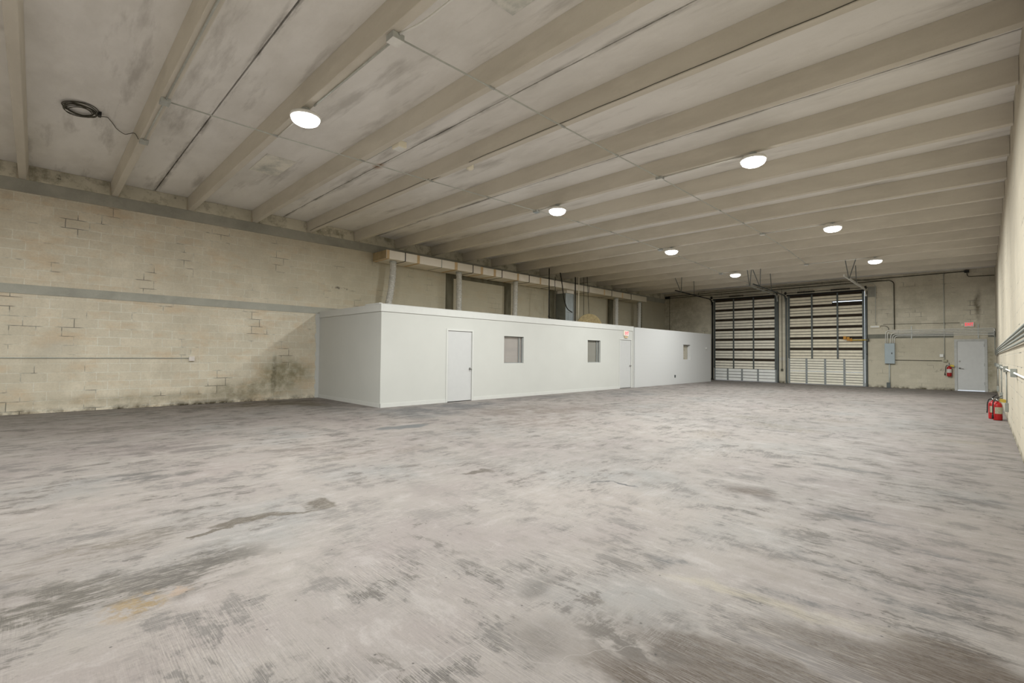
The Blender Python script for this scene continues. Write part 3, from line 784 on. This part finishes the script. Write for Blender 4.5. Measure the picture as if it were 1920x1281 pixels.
for n in (-2, -6):  # unseen rows, added for more light on faces towards the camera
    for x in (-11.6, -7.15, -2.9) if n == -6 else (-7.15, -2.9): light(x, n, 'unseen round ceiling light added behind the camera', 'added ceiling lights behind the camera')

# ------------------------------------------------------------------ conduits and boxes under the ceiling
def conduit(pts, r, mat, label, rb=.12, name='conduit', cat='conduit', group=None, parts=None):
    o = MB().tube(rounded(pts, rb), r, 8).build(name, mat); return tag(o, label, cat, group)
X1 = [(-8.40, 1), (-8.40, 2), (-8.30, 3), (-8.22, 4), (-8.1, 5), (-7.98, 6), (-7.82, 7), (-7.75, 8), (-7.75, 9), (-7.78, 10), (-7.85, 11), (-7.9, 12), (-8.0, 13), (-8.1, 14), (-8.2, 15), (-8.15, 16), (-8.15, 17)]
def box(x, y, z, sx, sy, sz, mat, label, lid=None, group='electrical junction boxes', name='junction_box'):
    t = thing(name, (x, y, z), label, 'junction box', group)
    MB().box(x-sx/2, x+sx/2, y-sy/2, y+sy/2, z-sz/2, z+sz/2, .005).build('box_body', mat, t)
    if lid is not None:
        ax, m2 = lid; q = [sx/2*.98, sy/2*.98, sz/2*.98]; d = .006
        c = [x, y, z]; lo_ = [c[i]-q[i] for i in range(3)]; hi = [c[i]+q[i] for i in range(3)]
        i = abs(ax)-1; s_ = 1 if ax > 0 else -1; h = [sx, sy, sz][i]/2
        a_, b_ = sorted((c[i]+s_*h, c[i]+s_*(h+d))); lo_[i], hi[i] = a_, b_
        MB().box(lo_[0], hi[0], lo_[1], hi[1], lo_[2], hi[2], .002).build('cover_plate', m2, t)
    return t
p = [(x, by(n)+.06, soff(x)-.014) for x, n in X1]; p[0] = (p[0][0], p[0][1]+.07, p[0][2])
c1 = thing('ceiling_conduit', (p[0][0], p[0][1], p[0][2]), 'long thin conduit crossing under the beams from the two-box beam to the left roll-up door', 'conduit', 'ceiling conduits')
MB().tube(p+[(-8.1, 27.9, 5.0)], .0105, 8).build('pipe', MAT['conduit'], c1)
for x, n in X1[1:]:
    MB().box(x-.012, x+.012, by(n)+.02, by(n)+.105, soff(x)-.027, soff(x)-.001).build('strap', MAT['galv'], c1)
X2 = [(-4.44, 2), (-4.69, 3), (-4.68, 4), (-4.66, 5), (-4.62, 6), (-4.6, 8), (-4.58, 9), (-4.56, 10), (-4.6, 11), (-4.66, 12), (-4.75, 13), (-4.85, 14)]
X2[0] = (-4.72, 2)
p = [(x, by(n)+.06, soff(x)-.014) for x, n in X2]; p[0] = (p[0][0], p[0][1]+.07, p[0][2])
c2 = thing('ceiling_conduit', (p[0][0], p[0][1], p[0][2]), 'long thin conduit crossing under the beams in mid-ceiling, starting at the white-lidded junction box', 'conduit', 'ceiling conduits')
MB().tube(p, .0105, 8).build('pipe', MAT['conduit'], c2)
for x, n in X2[1:]:
    MB().box(x-.012, x+.012, by(n)+.02, by(n)+.105, soff(x)-.027, soff(x)-.001).build('strap', MAT['galv'], c2)
b1 = by(1)+.065
box(-8.4, b1, soff(-8.4)-.026, .17, .12, .05, MAT['galv'], 'grey junction box on the two-box beam where the office-side conduit starts', (-3, MAT['galv']))
box(-10.3, b1, soff(-10.3)-.026, .14, .12, .05, MAT['galv'], 'grey junction box on the two-box beam nearer the left wall, with the cable coil wire', (-3, MAT['galv']))
conduit([(-10.23, b1, soff(-10.2)-.014), (-8.49, b1, soff(-8.4)-.014)], .011, MAT['conduit'], 'short conduit joining the two grey junction boxes on the beam', group='beam conduits')
conduit([(-8.31, b1, soff(-8)-.014), (-5, b1, soff(-5)-.014), (-2.5, b1, soff(-2.5)-.014)], .012, MAT['conduit'], 'conduit running up along the two-box beam to the top edge of the view', group='beam conduits')
b2 = by(2)+.13
box(-4.72, b2-.02, soff(-4.7)-.04, .15, .15, .075, MAT['galv'], 'junction box with a white lid on the near beam at the top of the view', (-3, MAT['conduitw']))
conduit([(-6.95, b2-.02, soff(-7)-.014), (-4.8, b2, soff(-4.8)-.014)], .013, MAT['conduit'], 'conduit along the beam from the nearest light to the white-lidded junction box', group='beam conduits')
conduit([(-4.64, b2-.01, soff(-4.6)-.014), (-4.35, b2+.09, soff(-4.4)+.02), (-4.0, b2+.1, soff(-4)+.02), (-3.1, b2+.1, soff(-3.2)+.02)], .014, MAT['conduitw'], 'pale conduit bending away from the white-lidded junction box', group='beam conduits')
conduit([(-8.4, by(2)+.1, soff(-8.4)-.014), (-7.32, by(2)+.1, soff(-7.3)-.014)], .011, MAT['conduitw'], 'short pale conduit from the office-side ceiling run to the nearest light', group='beam conduits')
for n, xa, xb, lb in ((6, -7.98, -7.46, 'second-row office-side'), (6, -4.62, -3.02, 'second-row right-side'), (10, -7.78, -7.54, 'third-row office-side'), (10, -4.56, -3.0, 'third-row right-side'), (14, -8.1, -7.66, 'last-row left'), (14, -4.85, -2.88, 'last-row right')):
    box(xa, by(n)+.06, soff(xa)-.03, .13, .12, .05, MAT['galv'], 'small grey junction box feeding the %s ceiling light' % lb, (-3, MAT['conduitw'] if 'right' in lb else MAT['panel']))
    conduit([(xa+.07, by(n)+.09, soff(xa)-.014), (xb, by(n)+.09, soff(xb)-.014)], .012, MAT['conduitw'], 'pale conduit along the beam to the %s ceiling light' % lb, group='beam conduits')
# emergency unit, smoke detector
t = thing('emergency_light', (-7.25, by(3)+.13, soff(-7.25)), 'boxy ivory emergency unit under the beam, beyond the nearest ceiling light', 'emergency light')
MB().box(-7.36, -7.14, by(3)+.126, by(3)+.29, soff(-7.2)-.05, soff(-7.2)+.06, .012).build('housing', MAT['plastic'], t)
MB().box(-7.34, -7.16, by(3)+.14, by(3)+.275, soff(-7.2)-.056, soff(-7.2)-.05).build('lens_cover', MAT['conduitw'], t)
conduit([(-8.28, by(3)+.135, soff(-8.2)+.02), (-7.37, by(3)+.14, soff(-7.4)+.02)], .012, MAT['conduit'], 'short conduit from the office-side ceiling run to the ivory emergency unit', group='beam conduits')
t = thing('smoke_detector', (-7.15, by(4)+.2, soff(-7.15)), 'small round ivory smoke detector hanging beside a beam', 'smoke detector')
MB().lathe([(.05, .12), (.075, .09), (.075, .02), (.06, .0), (.03, -.02), (.01, -.022)], (-7.15, by(4)+.22, soff(-7.15)), 'z', 20).build('detector_body', MAT['plastic'], t)
MB().box(-7.21, -7.09, by(4)+.125, by(4)+.3, soff(-7.15)+.11, soff(-7.15)+.14).build('mounting_plate', MAT['galv'], t)
conduit([(-8.18, by(4)+.03, soff(-8.2)-.008), (-7.2, by(4)+.13, soff(-7.2)+.04)], .007, MAT['conduitd'], 'thin dark wire along the beam to the round smoke detector', group='beam wires')
for n, xa, xb, lb in ((4, -6.9, -.2, 'smoke detector beam beyond the detector'), (4, -14.3, -8.2, 'smoke detector beam toward the left wall'), (5, -8.1, -11.5, 'beam before the second row of lights')):
    pts = [(xa+(xb-xa)*i/14, by(n)+(-.012 if n == 4 else .135), soff(xa+(xb-xa)*i/14)+.004+.012*abs(math.sin(i*1.3))) for i in range(15)]
    tag(MB().tube(pts, .005, 6).build('wire', MAT['conduitd']), 'thin dark wire sagging along the %s' % lb, 'wire', 'beam wires')
# patches
def patch(x0, x1, y0, y1, label):
    z = soff((x0+x1)/2)+FD-.012
    t = tag(MB().box(x0, x1, y0, y1, z, z+.011, .002).build('ceiling_patch', MAT['patch']), label, 'patch', 'ceiling patches'); return t
patch(-11.3, -10.15, 3.18, 3.75, 'pale rectangular patch on the ceiling left of the emergency unit')
patch(-3.83, -2.4, 3.25, 3.8, 'pale patch on the ceiling cut by the top edge of the view')

# coil of cable on the ceiling
t = thing('cable_coil', (-10.5, .42, soff(-10.5)+FD), 'flat oval coil of dark cable hung on the ceiling at upper left', 'cable')
m = MB()
for i in range(8):
    ra = .235-.011*i+.008*random.random(); zc = soff(-10.5)+FD-.02-.014*(i % 4); ph = random.random()*.05
    m.tube([(-10.5+.27*(ra/.235)*math.cos(a)+ph, .42+ra*math.sin(a)*.95, zc+.012*math.sin(2*a+i)) for a in [2*math.pi*k/36 for k in range(36)]], .0065, 6, True)
m.build('coil_turns', MAT['conduitd'], t)
z_ = soff(-10.5)+FD
MB().tube(rounded([(-10.5, .66, z_-.05), (-10.47, .76, z_-.03), (-10.75, .86, z_-.02), (-10.95, .92, z_-.02), (-11.1, 1.05, z_-.03), (-10.6, by(1)-.03, soff(-10.6)+.2), (-10.32, by(1)-.01, soff(-10.3)-.0)], .12), .006, 6).build('cable_tail', MAT['conduitd'], t)
MB().box(-10.52, -10.40, .64, .68, z_-.06, z_-.001).build('hook', MAT['black'], t)

# ------------------------------------------------------------------ ductwork over the office
t = thing('air_duct', (-14.1, 16.2, 4.46), 'long pale rectangular air duct running under the beams above the office', 'duct')
DX0, DX1, DZ0, DZ1 = -A+.03, -13.66, 4.455, 4.735
MB().box(DX0, DX1, 7.93, 24.6, DZ0, DZ1, .006).build('duct_body', MAT['duct'], t)
MB().box(DX0+.005, DX1-.005, 7.922, 7.929, DZ0+.005, DZ1-.005).build('end_cap', MAT['ductend'], t)
def around(y, w_, th, mat, nm):
    m = MB(); a, b, c, d = DX0-.0, DX1+th, DZ0-th, DZ1+th
    m.box(DX1+.0005, b, y, y+w_, c, d).box(a, b, y, y+w_, c, DZ0-.0005).box(a, b, y, y+w_, DZ1+.0005, d); m.build(nm, mat, t)
for y, w_ in ((7.94, .10), (9.10, .11), (10.72, .13), (11.98, .12), (12.66, .12), (13.98, .11), (15.4, .08), (20.3, .1), (22.0, .1)): around(y, w_, .002, MAT['tape'], 'tape_band')
for y in (8.62, 10.12, 11.58, 13.1, 14.7, 16.4, 19.0, 21.0, 22.9): around(y, .025, .012, MAT['black'] if y != 10.12 else MAT['galv'], 'hanger_strap')
fx = {}
for k, (y, dy, dx, lb) in enumerate(((8.35, -.26, .06, 'nearest the duct end, leaning'), (11.15, .0, .02, 'second from the duct end'), (14.18, -.04, .0, 'third from the duct end'), (21.9, .0, .0, 'beyond the grey air handler'), (24.3, -.05, .0, 'farthest, in the corner by the far wall'))):
    tt = thing('flexible_duct', (-14.0, y, HO), 'silver foil duct dropping to the office roof, %s' % lb, 'duct', 'flexible foil ducts')
    pts = [(-13.95+dx*math.sin(u*3), y+dy*u**1.5, DZ0-.01-(DZ0-.01-HO+.03)*u) for u in [i/40 for i in range(41)]]
    m = MB(); m.tube(pts, lambda u: .105+.007*math.sin(u*170), 16); m.build('foil_tube', MAT['foil'], tt)
    MB().lathe([(.12, -.06), (.12, .002)], (-13.95, y, DZ0-.004), 'z', 20).build('collar', MAT['galv'], tt)
# air handler
t = thing('air_handler', (-14.2, 17.9, HO), 'tall grey sheet-metal air handler on the office roof', 'air handler')
MB().box(-A+.04, -13.93, 17.55, 18.2, HO-.02, 4.30, .01).build('cabinet', MAT['ahu'], t)
MB().box(-A+.05, -13.94, 17.53, 17.549, HO-.01, 4.29).build('side_panel', MAT['ahud'], t)
MB().box(-A+.05, -13.9, 17.6, 18.12, 4.305, 4.45, .005).build('plenum', MAT['duct'], t)
MB().box(-13.929, -13.918, 17.6, 18.15, 3.4, 3.42).box(-13.929, -13.915, 18.1, 18.18, HO, 4.28).build('panel_seam', MAT['steell'], t)
# pipes around it
def roofpipe(pts, r, mat, lb, nm='pipe', cat='pipe', rb=.1): conduit(pts, r, mat, lb, rb, nm, cat, 'pipes above the office')
xp = -13.3
roofpipe([(xp, 15.6, HO-.02), (xp, 15.6, soff(xp)+.1)], .022, MAT['black'], 'black upright pipe left of the air handler, above the office')
roofpipe([(xp, 15.55, 3.05), (xp-.1, 15.95, 2.95), (xp-.2, 16.5, 3.0)], .015, MAT['black'], 'short black pipe branching low from the upright black pipe')
roofpipe([(xp-.4, 16.5, HO-.02), (xp-.4, 16.5, 4.9)], .012, MAT['conduitd'], 'thin dark upright pipe just left of the air handler')
roofpipe([(xp, 16.35, soff(xp)+.0), (xp, 16.5, 4.5), (xp-.1, 16.75, 3.9), (xp-.2, 17.1, 3.48), (xp-.3, 17.6, 3.38)], .022, MAT['blackr'], 'thick black cable sagging from the beams past the air handler', 'cable', 'cable', .3)
roofpipe([(xp, 17.45, HO-.02), (xp, 17.45, 4.97)], .026, MAT['black'], 'black upright pipe right of the air handler')
roofpipe([(xp+.05, 17.62, HO-.02), (xp+.05, 17.66, 4.99)], .02, MAT['plastic'], 'pale upright pipe right of the air handler')
roofpipe([(xp, 18.1, HO-.02), (xp, 18.1, 5.3)], .014, MAT['conduitd'], 'thin dark rod in front of the tan coil')
roofpipe([(xp, 18.6, HO-.02), (xp, 18.55, 3.1), (xp, 18.45, 4.2), (xp, 18.35, 5.3)], .013, MAT['conduitd'], 'thin leaning rod above the tan coil')
# tan coil standing on the roof
t = thing('hose_coil', (-12.9, 18.1, HO), 'round tan ribbed coil lying half hidden on the office roof', 'coil')
m = MB()
for k in range(9):
    rr = .62-.05*k
    m.tube([(-12.9+.5*rr*math.cos(a), 18.0+rr*math.cos(a)*.85, HO+.60*rr/.62*math.sin(a)+.02) for a in [math.pi*i/30 for i in range(31)]], .035, 8)
m.build('coil_turns', MAT['coil'], t)

# ------------------------------------------------------------------ far wall electrical
t = thing('breaker_box', (-3.155, L, 1.14), 'grey-blue electrical panel between the right roll-up door and the side door', 'electrical panel')
MB().box(-3.345, -2.965, L-.14, L-.002, 1.13, 2.09, .006).build('cabinet', MAT['panel'], t)
dd = MB().box(-3.335, -2.975, L-.155, L-.141, 1.14, 2.08, .006).build('panel_door', MAT['panel'], t)
MB().box(-3.09, -3.06, L-.168, L-.156, 1.58, 1.66, .003).build('latch', MAT['black'], dd)
cx = (-3.31, -3.24, -3.12, -3.05, -2.985); cz = (2.70, 2.635, 2.57, 2.50, 2.435); wz = (1.74, 1.69, 1.63, 1.57, 1.50)
nm5 = ('topmost', 'second from the top', 'middle', 'fourth from the top', 'lowest')
for i in range(5):
    pts = [(cx[i], L-.05, 2.095), (cx[i], L-.05, cz[i]), (B-.035, L-.05, cz[i]), (B-.035, L-.22, cz[i]-.12)]
    tt = thing('electrical_conduit', (cx[i], L-.05, cz[i]), 'grey conduit from the panel across the far wall, %s of five' % nm5[i], 'conduit', 'bundled panel conduits')
    MB().tube(rounded(pts, .16, 6), .017, 8).build('pipe', MAT['conduitw'], tt)
    if i == 4: continue
    pts = [(B-.035, L-.225, cz[i]-.13), (B-.035, L-.42, wz[i]+.05), (B-.035, L-1.6, wz[i]-.02), (B-.035, L-4.5, wz[i]), (B-.035, L-5.0, wz[i]+.03), (B-.035, 4.5, wz[i]+.04)]
    tt = thing('electrical_conduit', (B-.035, 14, wz[i]), 'grey conduit running along the pale right wall, %s of four' % ('topmost', 'second from the top', 'third from the top', 'lowest')[i], 'conduit', 'bundled right wall conduits')
    MB().tube(rounded(pts, .12), .0155, 8).build('pipe', MAT['conduitg'], tt)
for x, lb in ((-2.37, 'left'), (-.17, 'right')):
    m = MB().box(x-.02, x+.02, L-.034, L-.002, 2.28, 2.88); tag(m.build('strut_channel', MAT['galv']), 'vertical strut behind the bundled conduits, %s one' % lb, 'strut', 'conduit struts')
conduit([(-3.18, L-.04, 1.13), (-3.18, L-.04, .12)], .03, MAT['conduit'], 'thick grey conduit dropping from the electrical panel to the floor', group='far wall conduits')
box(-3.22, L-.05, .12, .14, .09, .24, MAT['steel'], 'dark box at the floor under the electrical panel', None, 'far wall boxes')
def fc(pts, r, mat, lb, rb=.12): conduit(pts, r, mat, lb, rb, group='far wall conduits')
yf = L-.03
fc([(-.52, yf, 5.21), (-3.3, yf, 5.20), (-8.2, yf, 5.20), (-14.3, yf, 5.18)], .018, MAT['conduitd'], 'dark conduit along the very top of the far wall')
fc([(-14.3, yf-.03, 5.06), (-3.12, yf-.03, 5.08), (-2.98, yf-.03, 4.95), (-2.98, yf-.03, 2.74)], .020, MAT['conduitd'], 'dark conduit crossing over both roll-up doors then dropping above the panel')
fc([(-11.6, yf-.06, 4.98), (-3.80, yf-.06, 5.0), (-3.68, yf-.06, 4.9), (-3.68, yf-.06, 2.98)], .012, MAT['conduit'], 'thin conduit turning down to the white emergency lamp')
fc([(-12.3, yf-.09, 5.1), (-12.3, yf-.09, 5.28), (-5.2, yf-.09, 5.24), (-4.6, yf-.09, 5.28), (-3.9, yf-.09, 5.12), (-3.3, yf-.09, 5.08)], .011, MAT['conduitd'], 'thin dark cable looping above the roll-up doors')
fc([(-1.25, yf, 5.20), (-1.25, yf, 1.30)], .014, MAT['conduit'], 'upright conduit midway between the electrical panel and side door')
fc([(-2.96, yf, 1.305), (-1.34, yf, 1.30)], .012, MAT['conduitd'], 'thin horizontal conduit from the electrical panel to the small boxes')
fc([(-.50, yf, 5.15), (-.48, yf, 4.97), (B-.01, yf, 4.94)], .013, MAT['conduitd'], 'short conduit from the top box to the right corner')
fc([(-3.5, yf, 2.93), (-3.3, yf, 2.93), (-3.2, yf, 2.82), (-3.2, yf, 2.73)], .010, MAT['conduitd'], 'curved short conduit from the white emergency lamp to the bundle')
fc([(-3.4, yf, 3.0), (-.75, yf, 2.97)], .007, MAT['conduitd'], 'very thin wire from the emergency lamp to the EXIT sign')
fc([(-7.75, yf, 5.1), (-7.75, yf, .75)], .012, MAT['conduitd'], 'thin upright conduit on the pillar between the roll-up doors')
fc([(-14.2, yf, 5.1), (-14.2, yf, 2.7)], .012, MAT['conduitd'], 'thin upright conduit on the far wall behind the office')
box(-.50, L-.045, 5.2, .15, .08, .11, MAT['black'], 'small black box at the top of the far wall near the right corner', None, 'far wall boxes')
box(-7.75, L-.04, .70, .1, .07, .12, MAT['conduitd'], 'small box low on the pillar between the roll-up doors', None, 'far wall boxes')
box(-14.32, L-.06, 5.1, .3, .1, .16, MAT['black'], 'black box in the far left corner under the ceiling', None, 'far wall boxes')
box(-1.35, L-.03, 1.53, .13, .055, .13, MAT['galv'], 'upper small grey box left of the mounted fire extinguisher', (-2, MAT['conduitw']), 'far wall boxes')
box(-1.23, L-.035, 1.30, .13, .065, .11, MAT['conduitd'], 'lower small box just above the mounted fire extinguisher', (-2, MAT['labelg']), 'far wall boxes')
t = thing('emergency_light', (-3.71, L, 2.89), 'white oblong emergency lamp on the far wall right of the right roll-up door', 'emergency light')
MB().box(-3.9, -3.52, L-.09, L-.002, 2.835, 2.955, .03).build('housing', MAT['plastic'], t)
MB().box(-3.86, -3.56, L-.096, L-.09, 2.855, 2.935, .002).build('lens_cover', MAT['conduitw'], t)

# ------------------------------------------------------------------ right wall run
tt = thing('wall_conduit', (B-.03, 14, 1.18), 'pale conduit linking the row of boxes low on the right wall', 'conduit', 'right wall conduits')
MB().tube([(B-.03, 5.2, 1.18), (B-.03, 27.6, 1.18)], .014, 8).build('pipe', MAT['conduitw'], tt)
for k, (y, lb) in enumerate(((10.75, 'nearest, without a drop'), (14.75, 'second nearest'), (19.2, 'third'), (23.8, 'fourth'), (27.6, 'farthest, at the corner'))):
    box(B-.035, y, 1.18, .065, .13 if k < 4 else .1, .13, MAT['conduitg'], 'grey wall box on the right wall, %s' % lb, (-1, MAT['conduitg']), 'right wall boxes', 'wall_box')
    if k in (1, 2, 3):
        nn = {1: 'nearest', 2: 'middle', 3: 'farthest'}[k]
        conduit([(B-.025, y, 1.12), (B-.025, y, .44)], .012, MAT['conduitg'], 'vertical drop conduit on the right wall, %s of three' % nn, group='right wall drops')
        box(B-.03, y, .36, .055, .10, .19, MAT['conduitg'], 'low outlet box at the foot of the %s drop on the right wall' % nn, None, 'right wall low outlets', 'outlet_box')
# left wall run
conduit([(-A+.018, BK+.2, 1.205), (-A+.018, 2.8, 1.205)], .011, MAT['conduit'], 'thin conduit running along the left block wall', group='left wall conduit')
box(-A+.035, 2.86, 1.19, .06, .12, .12, MAT['conduitw'], 'white switch box at the end of the conduit on the left wall', (1, MAT['labelw']), 'left wall box')
# small things on the white block wall
m = MB().box(OF2+.001, OF2+.02, 22.12, 22.24, .34, .46, .004); tag(m.build('outlet_box', MAT['steel']), 'small dark outlet low on the white wall under the far small window', 'outlet', 'office wall fittings')
m = MB().box(OF2+.001, OF2+.06, 25.78, 25.88, 1.78, 1.88, .01); tag(m.build('sensor', MAT['trimw']), 'small white sensor on the white wall near the left roll-up door', 'sensor', 'office wall fittings')

# ------------------------------------------------------------------ fire extinguishers
def extinguisher(loc, rot, label, hang=False, tagc=True, s=1.0, nozzle=True):
    x, y, z = 0, 0, 0
    t = thing('fire_extinguisher', (0, 0, 0), label, 'fire extinguisher', 'fire extinguishers')
    MB().lathe([(.066, 0), (.078, .006), (.08, .02), (.08, .33), (.074, .365), (.055, .395), (.03, .41), (.024, .43)], n=28).build('cylinder', MAT['red'], t)
    lb = MB(); N = 12
    ring = [[(.0815*math.cos(a), .0815*math.sin(a), h) for a in [math.radians(-165+150*i/N) for i in range(N+1)]] for h in (.15, .30)]
    vs = [[lb.bm.verts.new(p) for p in r] for r in ring]
    for i in range(N): lb.bm.faces.new((vs[0][i], vs[0][i+1], vs[1][i+1], vs[1][i]))
    lb.build('paper_label', MAT['labelw'] if hang else MAT['labelg'], t)
    MB().lathe([(.022, .43), (.026, .44), (.026, .475), (.014, .485)], n=16).build('valve', MAT['chrome'], t)
    hm = MB(); hm.bar((0, .01, .487), (0, -.12, .515), .022, .008).bar((0, .01, .50), (0, -.115, .565), .022, .008); hm.build('handle', MAT['blackr'] if not hang else MAT['chrome'], t)
    MB().lathe([(.018, 0), (.018, .012)], (.026, 0, .457), 'x', 12).build('pressure_gauge', MAT['labelw'], t)
    MB().tube(rounded([(-.02, 0, .46), (-.085, -.01, .455), (-.115, -.015, .36), (-.12, -.02, .22), (-.135, -.03, .14)], .06), .011, 8).build('hose', MAT['blackr'], t)
    if nozzle: MB().lathe([(.012, 0), (.016, -.03), (.02, -.10), (.016, -.105)], (-.135, -.03, .14), 'z', 12).build('nozzle', MAT['blackr'], t)
    if tagc: 
        MB().bar((.03, -.02, .46), (.15, -.07, .43), .004, .075).build('inspection_tag', MAT['yellow'], t)
    if hang:
        MB().box(-.05, .05, .082, .094, .08, .50).box(-.02, .02, .03, .094, .445, .465).build('bracket', MAT['galv'], t)
    t.location = loc; t.rotation_euler = (0, 0, rot); t.scale = (s,)*3
    return t
extinguisher((-1.10, L-.098, .62), 0, 'red fire extinguisher hung on the far wall left of the side door', True, True, 1.05)
extinguisher((.20, 15.55, 0), math.radians(42), 'red fire extinguisher standing on the floor with the yellow tag, front of the pair', False, True, 1.0)
extinguisher((.13, 15.82, 0), math.radians(30), 'red fire extinguisher standing on the floor, behind the one with the yellow tag', False, False, 1.0, False)
